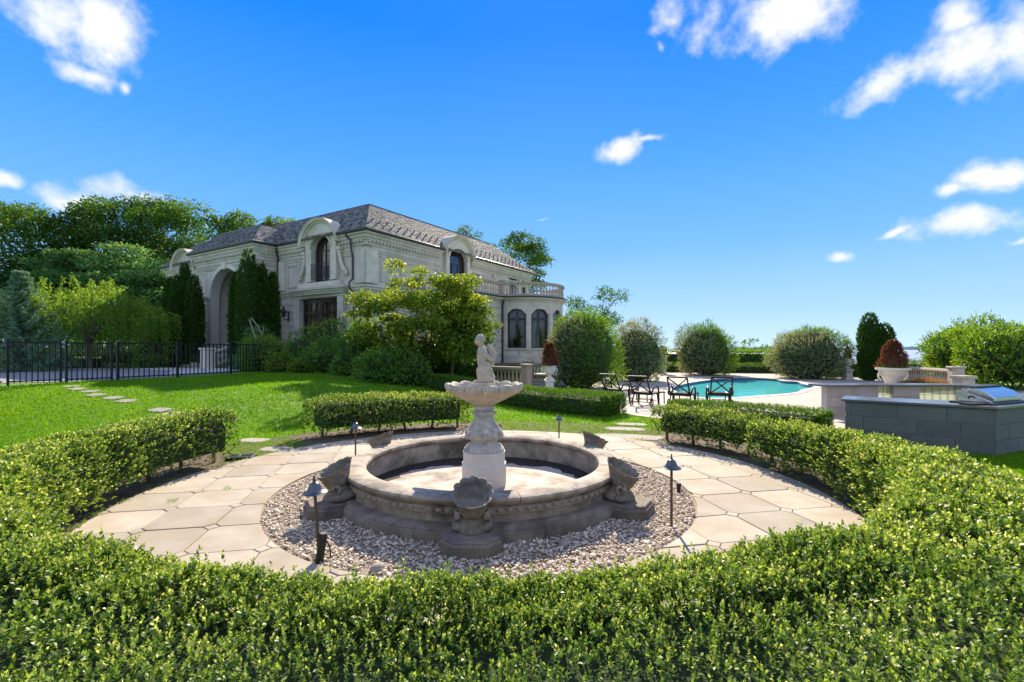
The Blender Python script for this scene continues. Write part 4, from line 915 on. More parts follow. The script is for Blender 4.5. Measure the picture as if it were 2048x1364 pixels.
baypath = [(WX, WY0)]+[BAY(math.pi*k/28, 0, 0)[:2] for k in range(0, 29)]
sill = [BAY(math.pi*k/28, 0, 0)[:2] for k in range(29)]
obj('sill_course', MB().sweep([(0, 1.72), (.06, 1.72), (.08, 1.84), (0, 1.86)], sill), 'limestone_block', wing)
for (t0) in [ (wins[k][1]+wins[k+1][0])/2 for k in range(4)]:
    P = MB(); vs = [BAY(t0-.05, 1.62, .0), BAY(t0+.05, 1.62, 0), BAY(t0+.05, 4.0, 0), BAY(t0-.05, 4.0, 0), BAY(t0-.05, 1.62, .07), BAY(t0+.05, 1.62, .07), BAY(t0+.05, 4.0, .07), BAY(t0-.05, 4.0, .07)]; P.add(vs, [(4,5,6,7),(0,1,5,4),(1,2,6,5),(2,3,7,6),(3,0,4,7)]); obj('pilaster', P, 'limestone_block', wing)
for j in range(3):                       # courses under the bay windows
    for k in range(7):
        a, b = math.pi*(k+.02+.5*(j % 2))/7, math.pi*(k+.98+.5*(j % 2))/7
        if b > math.pi+.1: continue
        mb = MB(); vs = []; z0, z1 = .55+j*.385, .55+(j+1)*.385-.016
        for q in range(4):
            t = a+(b-a)*q/3
            vs += [BAY(t, z0, .002), BAY(t, z0, .03), BAY(t, z1, .03), BAY(t, z1, .002)]
        mb.add(vs, [(q*4+r, (q+1)*4+r, (q+1)*4+r+1, q*4+r+1) for q in range(3) for r in range(3)]+[(0,1,2,3), (15,14,13,12)]); obj('stone_block', mb, 'limestone_block', bay)
wpath = [(0, WY0), (WX, WY0), (WX, BC-BR)]+[BAY(math.pi*k/28, 0, 0)[:2] for k in range(2, 29)]
obj('terrace_cornice', MB().sweep([(0, 4.75), (.05, 4.77), (.08, 4.86), (.22, 4.9), (.24, 4.98), (0, 4.98)], wpath), 'limestone', wing)
obj('terrace_gutter', MB().sweep([(0, 4.983), (.25, 4.983), (.30, 5.0), (.31, 5.07), (.25, 5.07), (0, 5.05)], wpath), 'gutter', wing)
tf = [(0.02, WY0+.02), (WX, WY0+.02)]+[BAY(math.pi*k/28, 0, 0)[:2] for k in range(1, 28)]+[(WX, BC+BR), (.02, BC+BR)]
obj('terrace_floor', MB().prism(tf, 4.9, 4.975), 'limestone', wing)
bal = obj('balustrade', MB().sweep([(-.02, 5.08), (.10, 5.08), (.10, 5.22), (-.12, 5.22), (-.12, 5.08)], wpath), 'baluster_stone', wing)
obj('handrail', MB().sweep([(-.13, 5.80), (.10, 5.80), (.13, 5.86), (.11, 5.95), (-.14, 5.95), (-.16, 5.86)], wpath), 'baluster_stone', wing)
BPROF = [(.055, 0), (.055, .06), (.035, .08), (.05, .14), (.068, .22), (.05, .34), (.03, .44), (.03, .48), (.045, .50), (.03, .52), (.055, .54), (.055, .58)]
me_bal = MB().lathe(BPROF, 8).mesh('baluster', True)
for k in range(9): link('baluster', me_bal, 'baluster_stone', wing, (WX-.005, WY0+.45+k*.285, 5.22))
for k in range(10): link('baluster', me_bal, 'baluster_stone', wing, (.6+k*.35, WY0+.005, 5.22))
for k in range(34):
    t = .10+(math.pi-.1)*(k+.5)/34; p = BAY(t, 5.22, -.005); link('baluster', me_bal, 'baluster_stone', wing, p)
for (x, y, w) in ((WX, WY0+.12, .42), (WX, BC-BR-.02, .36), (.25, WY0+.1, .36)):
    p = obj('pedestal', MB().box(x-w/2, x+w/2, y-w/2, y+w/2, 5.075, 6.02), 'baluster_stone', wing, bevel=.015); obj('cap', MB().box(x-w/2-.05, x+w/2+.05, y-w/2-.05, y+w/2+.05, 6.022, 6.12), 'baluster_stone', p, bevel=.02)
# downpipes and wall lantern
def pipe(pts, parent=house):
    obj('downpipe', MB().tube(pts, .055, 8), 'gutter', parent, smooth=True)
pipe([(-1.25, -.40, 8.22), (-1.22, -.36, 8.05), (-1.05, -.20, 7.85), (-.98, -.22, 7.3), (-.94, -.16, 6.9), (-.94, -.16, 5.7), (-1.0, -.34, 5.5), (-1.0, -.34, 5.2), (-.9, -.12, 4.85), (-.9, -.09, .7)])
pipe([(PX1+.36, -.36, 8.22), (PX1+.3, -.3, 7.95), (PX1+.13, -.1, 7.6), (PX1+.13, -.1, 5.5), (PX1+.28, -.26, 5.3), (PX1+.28, -.26, 5.0), (PX1+.12, -.1, 4.8), (PX1+.12, -.1, .7)])
pipe([(WX+.28, BC-BR-.06, 4.99), (WX+.14, BC-BR-.06, 4.7), (WX+.11, BC-BR-.06, 4.5), (WX+.11, BC-BR-.06, .7)], wing)
ln = obj('wall_lantern', MB().tube([(-7.06, -.02, 3.66), (-7.06, -.22, 3.60), (-7.06, -.36, 3.72), (-7.06, -.36, 3.78)], .025, 6).tube([(-7.06, -.02, 3.98), (-7.06, -.14, 4.12), (-7.06, -.05, 4.2)], .02, 6).box(-7.12, -7.0, -.06, 0, 3.5, 4.15), 'dark_metal', house)
obj('lantern_cage', MB().lathe([(.05, 3.78), (.10, 3.80), (.15, 4.15), (.17, 4.16), (.12, 4.26), (.05, 4.34), (.06, 4.38), (.012, 4.46)], 6, (-7.06, -.36, 0)), 'dark_metal', ln)
# ---------------------------------------------------------------- entrance stair
def loc2w(x, y): v = house.matrix_basis @ Vector((x, y, 0)); return v.x, v.y
def hpos(): return (-7.97, 26.3, 0), R(-32)
stair = thing('entrance_stair', 'grey stone entrance steps with balustraded cheek walls and square piers before the arch', 'stairs', (-7.97, 26.3, 0), R(-32))
for k in range(5):
    obj('step', MB().box(-13.6, -9.4, PY-.35-.36*(5-k), PY-.31, .68+k*.165 if k else .6, .68+(k+1)*.165-.004), 'kerb_stone', stair, bevel=.015)
def pier(x, y, w, z1, z0=.6):
    p = obj('pier', MB().box(x-w/2, x+w/2, y-w/2, y+w/2, z0, z1), 'porch_stone', stair, bevel=.02); obj('cap', MB().box(x-w/2-.06, x+w/2+.06, y-w/2-.06, y+w/2+.06, z1+.002, z1+.12), 'porch_stone', p, bevel=.03)
for sx, x in ((-1, -14.0), (1, -9.0)):
    pier(x, PY-.75, .6, 2.05); pier(x+sx*.55, PY-2.6, .55, 1.75)
    a, b = (x, PY-1.05), (x+sx*.55, PY-2.3)
    rail = MB(); rail.tube([(a[0], a[1], 1.92), (b[0], b[1], 1.58)], .11, 6); obj('handrail', rail, 'porch_stone', stair)
    obj('plinth_rail', MB().tube([(a[0], a[1], 1.15), (b[0], b[1], .85)], .12, 6), 'porch_stone', stair)
    for k in range(4):
        t = (k+.5)/4; link('baluster', me_bal, 'porch_stone', stair, (a[0]+(b[0]-a[0])*t, a[1]+(b[1]-a[1])*t, 1.20-.3*t), scale=(1.5, 1.5, 1.0))
# urn in the porch
urn_n.location = (-7.97, 26.3, 0); urn_n.rotation_euler = (0, 0, R(-32))
obj('bowl', MB().lathe([(.22, 1.5), (.25, 1.55), (.14, 1.62), (.22, 1.75), (.33, 2.0), (.40, 2.15), (.42, 2.22), (.36, 2.22)], 16, (-12.75, -.2, 0), cap=True), 'kerb_stone', urn_n, smooth=True)
rng = np.random.default_rng(4); dd = rdir(350); V, t = sprigs(np.array([-12.75, -.2, 2.38])+dd*.34, dd, 5, .06, .07, .035); quads_object('ball_plant', V, rng.random(len(t))*.6, 'arbor_leaf', urn_n)
# ---------------------------------------------------------------- fence and gates
FP = [(6, 14.45), (124.7, 15.47), (226, 16.65), (355, 18.5), (461.6, 20.9), (552, 24.2)]
FW = [np.array([at(px, Y), Y]) for px, Y in FP]; FZ = .69; FHT = 1.37
def bars(root, A, B, npk, z0=FZ+.06, z1=FZ+FHT-.06, posts=(), pw=.075, gate=False):
    d = unit(B-A); ang = math.atan2(d[1], d[0]); ln = np.linalg.norm(B-A); m = Matrix.Translation((A[0], A[1], 0)) @ Matrix.Rotation(ang, 4, 'Z')
    for z in (z0+.06, z1): obj('rail', MB().box(0, ln, -.016, .016, z-.02, z+.02, m), 'fence_paint', root)
    me = bpy.data.meshes.get('picket') or MB().box(-.014, .014, -.014, .014, 0, z1-z0+.02).mesh('picket')
    for k in range(npk):
        p = A+(B-A)*(k+1)/(npk+1); link('picket', me, 'fence_paint', root, (p[0], p[1], z0), (0, 0, ang))
    for t in posts:
        p = A+d*t; mm = Matrix.Translation((p[0], p[1], 0)) @ Matrix.Rotation(ang, 4, 'Z')
        po = obj('post', MB().box(-pw/2, pw/2, -pw/2, pw/2, FZ-.12, FZ+FHT, mm), 'fence_paint', root); obj('post_cap', MB().add([tuple(mm @ Vector(q)) for q in ((-pw*.62,-pw*.62,FZ+FHT),(pw*.62,-pw*.62,FZ+FHT),(pw*.62,pw*.62,FZ+FHT),(-pw*.62,pw*.62,FZ+FHT),(0,0,FZ+FHT+.05))], [(0,1,4),(1,2,4),(2,3,4),(3,0,4),(3,2,1,0)]), 'fence_paint', po)
fence = thing('iron_fence', 'black metal picket fence running from the gates into the shrubs', 'fence')
bars(fence, FW[2]+unit(FW[3]-FW[2])*.14, FW[3], 11, posts=(0, np.linalg.norm(FW[3]-FW[2])-.14)); bars(fence, FW[3], FW[4], 13, posts=(np.linalg.norm(FW[4]-FW[3]),)); bars(fence, FW[4], FW[5], 15, posts=(np.linalg.norm(FW[5]-FW[4]),))
f2 = thing('iron_fence', 'short end of black picket fence left of the double gate', 'fence')
A = FW[0]-unit(FW[1]-FW[0])*2.4; bars(f2, A, FW[0]-unit(FW[1]-FW[0])*.02, 13, posts=(0, 2.3))
for i, lab in ((0, 'black metal gate leaf hung on the end fence post'), (1, 'black metal gate leaf hung on the long fence, closed')):
    g = thing('fence_gate', lab, 'gate', group='double gate in the fence'); d = unit(FW[i+1]-FW[i]); a, b = FW[i]+d*.10, FW[i+1]-d*.04
    bars(g, a, b, 8, posts=(0, np.linalg.norm(b-a)), pw=.06)
    if i == 0: obj('latch', MB().cbox((b[0]-.02, b[1]-.06, FZ+.62), (.05, .07, .22)), 'dark_metal', g)
# ---------------------------------------------------------------- fountain
fountain = thing('stone_fountain', 'weathered round stone fountain with scalloped upper bowl and six shell planters, dry', 'fountain', (FC[0], FC[1], 0))
TAU = 2*math.pi
basin = obj('basin_wall', MB().lathe([(1.70, .13), (1.65, .165), (1.65, .235), (1.66, .238), (1.685, .242), (1.685, .25), (1.672, .253), (1.672, .290), (1.69, .294), (1.69, .304), (1.665, .308), (1.665, .316), (1.50, .316), (1.50, .05), (1.64, .05)], 96), 'fountain_stone', fountain, smooth=True)
obj('basin_lining', MB().lathe([(1.497, .05), (1.495, .318)], 96), 'basin_inside', basin, smooth=True)
obj('basin_floor', disc(1.5, .055, 64, (0, 0)), 'basin_floor', fountain)
sd_ = MB(); na = 90; vs = []  # dirt ring, widened at the back to paint in the wall's shadow
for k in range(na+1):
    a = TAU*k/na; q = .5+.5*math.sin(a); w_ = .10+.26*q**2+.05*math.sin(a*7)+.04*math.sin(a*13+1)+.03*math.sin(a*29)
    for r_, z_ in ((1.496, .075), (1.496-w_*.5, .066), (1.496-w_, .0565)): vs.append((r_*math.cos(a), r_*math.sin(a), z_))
sd_.add(vs, [(k*3+j, (k+1)*3+j, (k+1)*3+j+1, k*3+j+1) for k in range(na) for j in (0, 1)]); obj('sediment_shade', sd_, 'sediment_shade', fountain, smooth=True)
rimp = [(1.668, .317), (1.69, .33), (1.715, .352), (1.725, .375), (1.715, .395), (1.69, .405), (1.60, .413), (1.49, .405), (1.462, .39), (1.455, .365), (1.465, .345), (1.50, .320)]
for k in range(18):
    obj('rim_stone', MB().lathe(rimp, 8, a0=TAU*(k+.25)/18+.0018, a1=TAU*(k+1.25)/18-.0018), 'fountain_stone', fountain, smooth=True)
stp = [(1.66, .0), (1.815, .0), (1.815, .10), (1.81, .108), (1.795, .112), (1.795, .124), (1.775, .135), (1.755, .15), (1.72, .158), (1.66, .16)]
for k in range(18):
    obj('step_stone', MB().lathe(stp, 8, a0=TAU*(k+.6)/18+.0012, a1=TAU*(k+1.6)/18-.0012), 'step_stone', fountain, smooth=True)
me_egg = MB().ball((0, 0, 0), (.018, .028, .026), 10, 6).mesh('egg', True); me_rg = MB().lathe([(.030+.007*math.cos(t), .007*math.sin(t)) for t in np.linspace(0, TAU, 7)], 12).mesh('egg_ring', True)
for k in range(108):
    a = TAU*(k+.5)/108; e = link('egg_ornament', me_egg, 'fountain_stone', basin, (1.676*math.cos(a), 1.676*math.sin(a), .272), (0, 0, a))
    link('egg_ring', me_rg, 'fountain_stone', e, (-.002, 0, 0), (0, R(90), 0))
def shell_mesh():
    mb = MB(); n = 96; prof = [(.06, .27), (.09, .285), (.118, .32), (.135, .37), (.15, .42), (.172, .468), (.188, .488), (.194, .496)]; inn = [(.184, .496), (.165, .475), (.145, .43), (.128, .39), (.09, .365), (.01, .36)]
    def mod(r, z, t, j):
        f = min(1, max(0, (r-.05)/.14)); u = .5+.5*math.cos(t)        # t=0 outward (+x); taller, flared lip on the inner side
        c = 2*abs(math.cos(t*6))**.8-1; rr = r*(1+.06*f*c)*(1+.04*math.cos(2*t)); zz = z+f*f*(.005*c)+f*f*(.085*(1-u)**1.5-.01*u)
        return rr, zz
    mb.lathe(prof+inn, n, mod=mod); return mb
sm = shell_mesh()
foot = MB(); foot.lathe([(.12, .145), (.165, .15), (.18, .18), (.165, .225), (.12, .25), (.10, .285), (.10, .31)], 24, mod=lambda r, z, t, j: (r*(1+.08*math.cos(3*t)), z)); foot.ball((.05, .13, .20), (.08, .06, .05)).ball((.05, -.13, .20), (.08, .06, .05)).ball((.145, 0, .19), (.05, .05, .04)).ball((-.02, .13, .185), .05).ball((-.02, -.13, .185), .05)
me_scr = {}
for s in (-1, 1): me_scr[s] = MB().tube([(.05+.04*math.cos(t*.6), s*(.125+.004*t), .30+.045*math.sin(t*.6)) for t in range(9)], [.030-.002*t for t in range(9)], 8).mesh('shell_scroll', True)
me_shell = sm.mesh('shell', True); me_foot = foot.mesh('shell_foot', True)
ply = [(-.20, -.24), (.06, -.285), (.20, -.285), (.34, -.15), (.34, .15), (.20, .285), (.06, .285), (-.20, .24)]
plb = MB().prism([(x*1.0, y) for x, y in ply], .0, .085); plb.prism([(x*.965, y*.965) for x, y in ply], .0855, .125, .02); plb.prism([(x*.90, y*.90) for x, y in ply], .1255, .148, .012)
me_pl = plb.mesh('plinth')
for k in range(6):
    a = R(270+60*k); c = (1.80*math.cos(a), 1.80*math.sin(a), 0)
    link('plinth', me_pl, 'step_stone', fountain, c, (0, 0, a))
    s = link('shell_planter', me_shell, 'shell_stone', fountain, (1.735*math.cos(a), 1.735*math.sin(a), .02), (Matrix.Rotation(a, 3, 'Z') @ Matrix.Rotation(R(13), 3, 'Y')).to_euler(), (1.0, 1.0, .93)); link('shell_foot', me_foot, 'shell_stone', s); [link('shell_scroll', me_scr[q], 'shell_stone', s) for q in (-1, 1)]
obj('pedestal', MB().lathe([(.285, .05), (.285, .34), (.268, .35), (.27, .46), (.272, .488), (.262, .495), (0, .495)], 40), 'pedestal_stone', fountain, smooth=True)
col_p = [(.255, .496), (.262, .51), (.255, .53), (.235, .545), (.23, .56), (.19, .59), (.17, .615), (.172, .63), (.185, .64), (.21, .655), (.235, .69), (.24, .715), (.228, .745), (.195, .785), (.16, .835), (.135, .88), (.12, .925), (.118, .95), (.15, .965), (.158, .98), (.15, .997), (.122, 1.005), (.118, 1.02), (.13, 1.03), (.135, 1.055), (.125, 1.075)]
def colmod(r, z, t, j):
    f = max(0, min(1, (z-.65)/.05))*max(0, min(1, (.95-z)/.06)); g = max(0, 1-abs(z-.98)/.03)
    return r*(1+.045*f*math.cos(6*t)+.05*g*math.cos(14*t)), z
obj('column', MB().lathe(col_p, 84, mod=colmod), 'column_stone', fountain, smooth=True)
leafb = MB()
for k in range(6):
    a = TAU*(k+.5)/6; leafb.tube([(.245*math.cos(a+.10*math.sin(t*.9)), .245*math.sin(a+.10*math.sin(t*.9)), .68+.02*t) for t in range(5)], [.03, .036, .03, .022, .012], 7)
obj('acanthus_leaves', leafb, 'column_stone', fountain, smooth=True)
bowl_p = [(.12, 1.076), (.135, 1.085), (.20, 1.11), (.30, 1.155), (.40, 1.205), (.445, 1.225), (.485, 1.245), (.512, 1.275), (.522, 1.305), (.512, 1.335), (.487, 1.352), (.458, 1.345), (.435, 1.32), (.41, 1.285), (.36, 1.25), (.25, 1.22), (.05, 1.20), (.0, 1.20)]
def bmod(r, z, t, j):
    w = max(0, (r-.18)/.32); c = 2*abs(math.cos(7*t))**.75-1; ripple = .007*math.cos(70*t)*(1 if 5 <= j <= 9 else 0)
    return r*(1+.05*w*w*c)+ripple, z+.024*w*w*w*c
bowl_p = [(r*(.93 if r > .15 else 1), z) for r, z in bowl_p]
obj('bowl', MB().lathe(bowl_p, 180, mod=bmod), 'statue_stone', fountain, smooth=True)
obj('statue_base', MB().lathe([(.15, 1.19), (.15, 1.30), (.135, 1.31), (.135, 1.335), (.15, 1.345), (.145, 1.375), (.0, 1.375)], 24), 'statue_stone', fountain, smooth=True)
# cherub: one continuous carved figure grown from overlapping forms
statue = None
def make_statue():
    mb = MB()
    def limb(pts, rad): mb.tube([Vector(p) for p in pts], rad, 12); [mb.ball(p, r, 12, 8) for p, r in zip(pts, rad)]
    # faces -x (left), leans forward, arms wrapped round a fish held on the +x side
    limb([(.005, -.055, .205), (-.05, -.065, .15), (-.055, -.06, .10), (-.045, -.055, .03)], [.052, .042, .034, .026])      # near leg
    limb([(-.045, -.055, .025), (-.085, -.06, .015)], [.026, .02])
    limb([(.01, .045, .205), (-.03, .055, .14), (.005, .06, .08), (.02, .055, .02)], [.052, .042, .032, .025]); limb([(.02, .055, .02), (-.03, .06, .015)], [.025, .02])
    limb([(.012, -.005, .20), (.0, -.005, .26), (-.012, -.003, .33), (-.012, 0, .385)], [.078, .076, .07, .062])             # pelvis to chest
    mb.ball((-.012, -.05, .375), .042, 12, 8); mb.ball((-.012, .05, .375), .042, 12, 8)
    limb([(-.018, 0, .41), (-.035, -.002, .455)], [.034, .032])                                                            # neck
    mb.ball((-.048, -.004, .505), (.058, .052, .062), 16, 12)                                                              # head
    mb.ball((-.098, -.006, .498), (.014, .012, .012), 8, 6); mb.ball((-.088, -.006, .475), (.02, .02, .014), 8, 6); mb.ball((-.085, -.03, .49), .02, 8, 6); mb.ball((-.085, .02, .49), .02, 8, 6)
    mb.ball((-.04, -.056, .50), (.014, .008, .018), 8, 6); mb.ball((-.04, .049, .50), (.014, .008, .018), 8, 6)
    for k in range(46):                                                                                                     # curls
        a = k*2.4; p = .15+.85*k/46; th = p*1.75; mb.ball((-.040+.055*math.sin(th)*math.cos(a)*.95+.006, -.004+.052*math.sin(th)*math.sin(a), .512+.060*math.cos(th)), .017, 6, 5) if not (math.cos(a) < -.45 and th > 1.0) else None
    limb([(-.012, -.062, .375), (.035, -.095, .32), (.09, -.09, .275)], [.034, .031, .026]); limb([(.09, -.09, .275), (.125, -.05, .29), (.14, -.01, .32)], [.026, .022, .018])
    limb([(-.012, .062, .375), (.05, .09, .35), (.10, .055, .32)], [.034, .03, .024])
    for k in range(4): limb([(.135, -.02+.012*k, .315), (.158, -.012+.012*k, .335), (.16, -.004+.012*k, .352)], [.009, .0085, .007])
    limb([(.06, .0, .17), (.09, .0, .24), (.10, .0, .31), (.095, .0, .38), (.085, .0, .41)], [.03, .05, .058, .045, .032])   # fish body
    limb([(.085, 0, .41), (.06, -.02, .455)], [.028, .012]); limb([(.085, 0, .41), (.115, .02, .46)], [.028, .012])             # tail flukes
    limb([(.06, 0, .17), (.045, -.01, .12)], [.035, .045])
    # drapery over the thighs and a rocky seat behind
    for k in range(9):
        t = k/8; limb([(.055-.11*t, -.075+.01*math.sin(k), .235), (.06-.10*t, -.088, .15), (.07-.11*t, -.08, .03)], [.022, .02, .024])
    mb.ball((.035, .01, .075), (.085, .085, .09), 12, 8); mb.ball((.095, -.02, .05), (.05, .06, .065), 10, 7); mb.ball((.09, .03, .12), (.035, .04, .05), 10, 7)
    mb.ball((0, 0, .012), (.125, .12, .022), 18, 6)
    me = mb.mesh('statue'); o = link('cherub_statue', me, 'statue_stone'); o.location = (FC[0]-.01, FC[1], 1.372); o.rotation_euler = (0, 0, R(8))
    rm = o.modifiers.new('fuse', 'REMESH'); rm.mode = 'VOXEL'; rm.voxel_size = .0042; rm.use_smooth_shade = True
    s = o.modifiers.new('soften', 'SMOOTH'); s.iterations = 2; s.factor = .5
    o.scale = (1.06, 1.06, 1.06)
    return tag(o, 'small carved stone cherub embracing a fish, standing in the fountain bowl', 'statue')
make_statue()
# gravel
def gravel():
    n = 15000; r = np.sqrt(rng.uniform(1.70**2, (RIN-.03)**2, n)); a = rng.random(n)*TAU
    front = (np.sin(a) < .1); keep = front | (rng.random(n) < .55); r, a = r[keep], a[keep]; n = len(r)
    ico = bmesh.new(); bmesh.ops.create_uvsphere(ico, u_segments=5, v_segments=3, radius=1); vb = np.array([v.co for v in ico.verts]); bmesh.ops.triangulate(ico, faces=ico.faces[:]); fb = np.array([[v.index for v in f.verts] for f in ico.faces]); ico.free()
    s = rng.lognormal(math.log(.0108), .30, n); sc = np.stack([s*rng.uniform(.9, 1.6, n), s*rng.uniform(.8, 1.2, n), s*rng.uniform(.5, .85, n)], 1); an = rng.random(n)*TAU
    V = vb[None]*sc[:, None, :]*(1+rng.uniform(-.16, .16, (n, len(vb), 1))); tl = rng.normal(size=(n, 1))*.35; x, y, z = V[..., 0], V[..., 1], V[..., 2]; z, x = z+x*tl, x
    c, s_ = np.cos(an)[:, None], np.sin(an)[:, None]; X = x*c-y*s_+FC[0]+(r*np.cos(a))[:, None]; Y = x*s_+y*c+FC[1]+(r*np.sin(a))[:, None]; Z = z+(.012+rng.random(n)*.018)[:, None]
    V = np.stack([X, Y, Z], -1); T = V[:, fb].reshape(-1, 3)
    idx = (np.arange(n)[:, None, None]*len(vb)+fb[None]).reshape(-1)
    me = bpy.data.meshes.new('gravel'); V2 = V.reshape(-1, 3).astype(np.float32); me.vertices.add(len(V2)); me.vertices.foreach_set('co', V2.ravel()); nf = n*len(fb)
    me.loops.add(nf*3); me.loops.foreach_set('vertex_index', idx.astype(np.int32)); me.polygons.add(nf); me.polygons.foreach_set('loop_start', np.arange(0, nf*3, 3, dtype=np.int32)); me.update(calc_edges=True)
    me.polygons.foreach_set('use_smooth', np.ones(nf, dtype=bool))
    at_ = me.attributes.new('var', 'FLOAT', 'FACE'); at_.data.foreach_set('value', np.repeat(np.clip(rng.normal(.62, .22, n), 0, 1), len(fb)).astype(np.float32))
    stuff(link('gravel', me, 'pebble'))
gravel()
for (px, py, s, lab) in ((755, 1138, .055, 'large brown cobble in the gravel under the fountain, off the front plinth'), (1128, 1090, .045, 'rounded tan cobble on the gravel between two plinths'), (955, 1126, .03, 'small dark cobble on the gravel before the front plinth'), (1240, 1116, .032, 'grey cobble on the gravel by the pale edging')):
    x, y = gp(px, py, .02); bm = bmesh.new(); bmesh.ops.create_icosphere(bm, subdivisions=2, radius=1)
    for v in bm.verts: v.co = Vector((v.co.x*1.3, v.co.y*.95, v.co.z*.7))*s*(1+random.uniform(-.06, .06))
    me = bpy.data.meshes.new('cobble'); bm.to_mesh(me); bm.free(); me.polygons.foreach_set('use_smooth', [True]*len(me.polygons)); tag(link('cobble', me, 'stepping', None, (x, y, .03), (0, 0, random.random()*3)), lab, 'stone', 'cobbles in the gravel')
# path lights
def path_light(px, py, Y, h, lab, lean=(0, 0), stake=False):
    x = at(px, Y); z0 = zat(py, Y)
    t = thing('path_light', lab, 'garden light', (x, Y, max(0, z0)), 0, 'path lights round the fountain')
    q = Matrix.Rotation(lean[0], 4, 'Y') @ Matrix.Rotation(lean[1], 4, 'X'); tr = lambda p: tuple(q @ Vector(p))
    obj('stem', MB().tube([tr((0, 0, -.05)), tr((0, 0, h*.5)), tr((0, 0, h-.05))], .0135, 8), 'bronze_light', t, smooth=True)
    hd = MB().lathe([(.012, h+.022), (.014, h+.005), (.03, h), (.042, h-.012), (.05, h-.04), (.068, h-.066), (.097, h-.08), (.094, h-.085), (.06, h-.07), (.015, h-.04)], 28); hd.v = [tr(p) for p in hd.v]; obj('shade', hd, 'light_shade', t, smooth=True)
    fn = MB().tube([tr((0, 0, h)), tr((0, 0, h+.05))], [.010, .006], 6).ball(tr((0, 0, h+.055)), .009, 6, 5); obj('finial', fn, 'dark_metal', t)
    if stake:
        obj('junction_stake', MB().tube([tr((-.005, -.03, -.06)), tr((.02, -.01, .06)), tr((.045, .0, .20))], [.036, .034, .034], 10), 'black_plastic', t, smooth=True); obj('stake_cap', MB().tube([tr((.043, 0, .19)), tr((.05, 0, .23))], [.04, .03], 10), 'dark_metal', t)
        obj('wire', MB().tube([tr((.05, .0, .2)), tr((.085, .03, .10)), tr((.08, .05, .0)), tr((.11, .0, -.03))], .006, 6), 'black_plastic', t)
x, y = gp(638, 1120, .02); path_light(638, 1120, y, .66, 'leaning dark path light with a black stake at its foot, on the gravel edge', (R(-2.6), R(2)), True)
x, y = gp(1343, 1052, .02); path_light(1343, 1052, y, .665, 'upright bronze path light standing in gravel beside a little spotlight')
path_light(711, 914, 7.9, .56, 'path light on the walk before the rounded boxwood hedge'); path_light(1118, 876, 9.55, .44, 'path light at the lawn edge behind the fountain rim')
x, y = gp(1357, 985, .02); t = thing('spotlight', 'stubby black cylindrical spotlight in the gravel by the edging', 'spotlight', (x, y, .01)); obj('barrel', MB().tube([(0, 0, .02), (.005, -.005, .13)], [.024, .028], 12), 'black_plastic', t, smooth=True); obj('spike', MB().tube([(0, 0, -.05), (0, 0, .03)], [.006, .014], 8), 'black_plastic', t)
x, y = gp(483, 917); vb = thing('valve_box', 'flat dark irrigation valve box lid in the soil by the hedge end', 'valve box', (x, y, .0), R(12)); obj('lid', MB().box(-.20, .20, -.16, .16, .006, .05), 'black_plastic', vb, bevel=.012); obj('lid_rib', MB().box(-.16, .16, -.01, .01, .0505, .056), 'dark_metal', vb)
# stepping stones
def on_ground(px, py):
    lo, hi = 2.0, 60.0
    for _ in range(40):
        m = (lo+hi)/2
        if zat(py, m) > float(ground_z(at(px, m), m)): lo = m
        else: hi = m
    return at(px, lo), lo
def stone(px, py, w, d, rz, lab, grp):
    x, y = on_ground(px, py); e = .3; nv = Vector((float(ground_z(x-e, y)-ground_z(x+e, y)), float(ground_z(x, y-e)-ground_z(x, y+e)), 2*e)).normalized()
    n = 9; poly = []
    for k in range(n):
        a = TAU*k/n+random.uniform(-.15, .15); poly.append((w/2*math.copysign(abs(math.cos(a))**.7, math.cos(a)), d/2*math.copysign(abs(math.sin(a))**.7, math.sin(a))))
    tag(obj('stepping_stone', MB().prism(poly, -.06, .013, .010), 'stepping', loc=(x, y, float(ground_z(x, y))), rot=(Vector((0, 0, 1)).rotation_difference(nv).to_matrix() @ Matrix.Rotation(rz, 3, 'Z')).to_euler()), lab, 'paving stone', grp)
G1 = 'stepping stones across the lawn'
STEPS = [(552, 899, .62, .42), (508, 881, .62, .42), (350, 829, .56, .4), (320, 820, .52, .38), (253, 802, .5, .38), (226, 796, .52, .38), (192, 790, .5, .38), (180, 783, .5, .38), (155, 778, .6, .4), (142, 773, .5, .36)]
NM = ['stepping stone in grass touching the circular walk', 'second stepping stone from the circular walk, beside the hedge end']
NM += ['stepping stone just behind the clipped boxwood hedge end', 'stepping stone one pace beyond the one behind the hedge']+[None]*5+['stepping stone closest to the fence gates']
for k, (px, py, w, d) in enumerate(STEPS): stone(px, py, w, d, R(-15+8*math.sin(k*2.1)), NM[k] if NM[k] else 'grey stepping stone sunk in the lawn on the way to the gate', G1)
G2 = 'slabs leading to the pool'
for k, (px, py, w, d, lab) in enumerate(((1255, 874, 1.5, .62, 'long pale slab next to the circular walk on the way to the pool'), (1250, 858.5, .95, .5, 'middle pale slab in grass between the walk and the pool hedge'), (1262, 849, .8, .45, 'small pale slab in grass at the end of the clipped yew hedge'))): stone(px, py, w, d, R(-14), lab, G2)
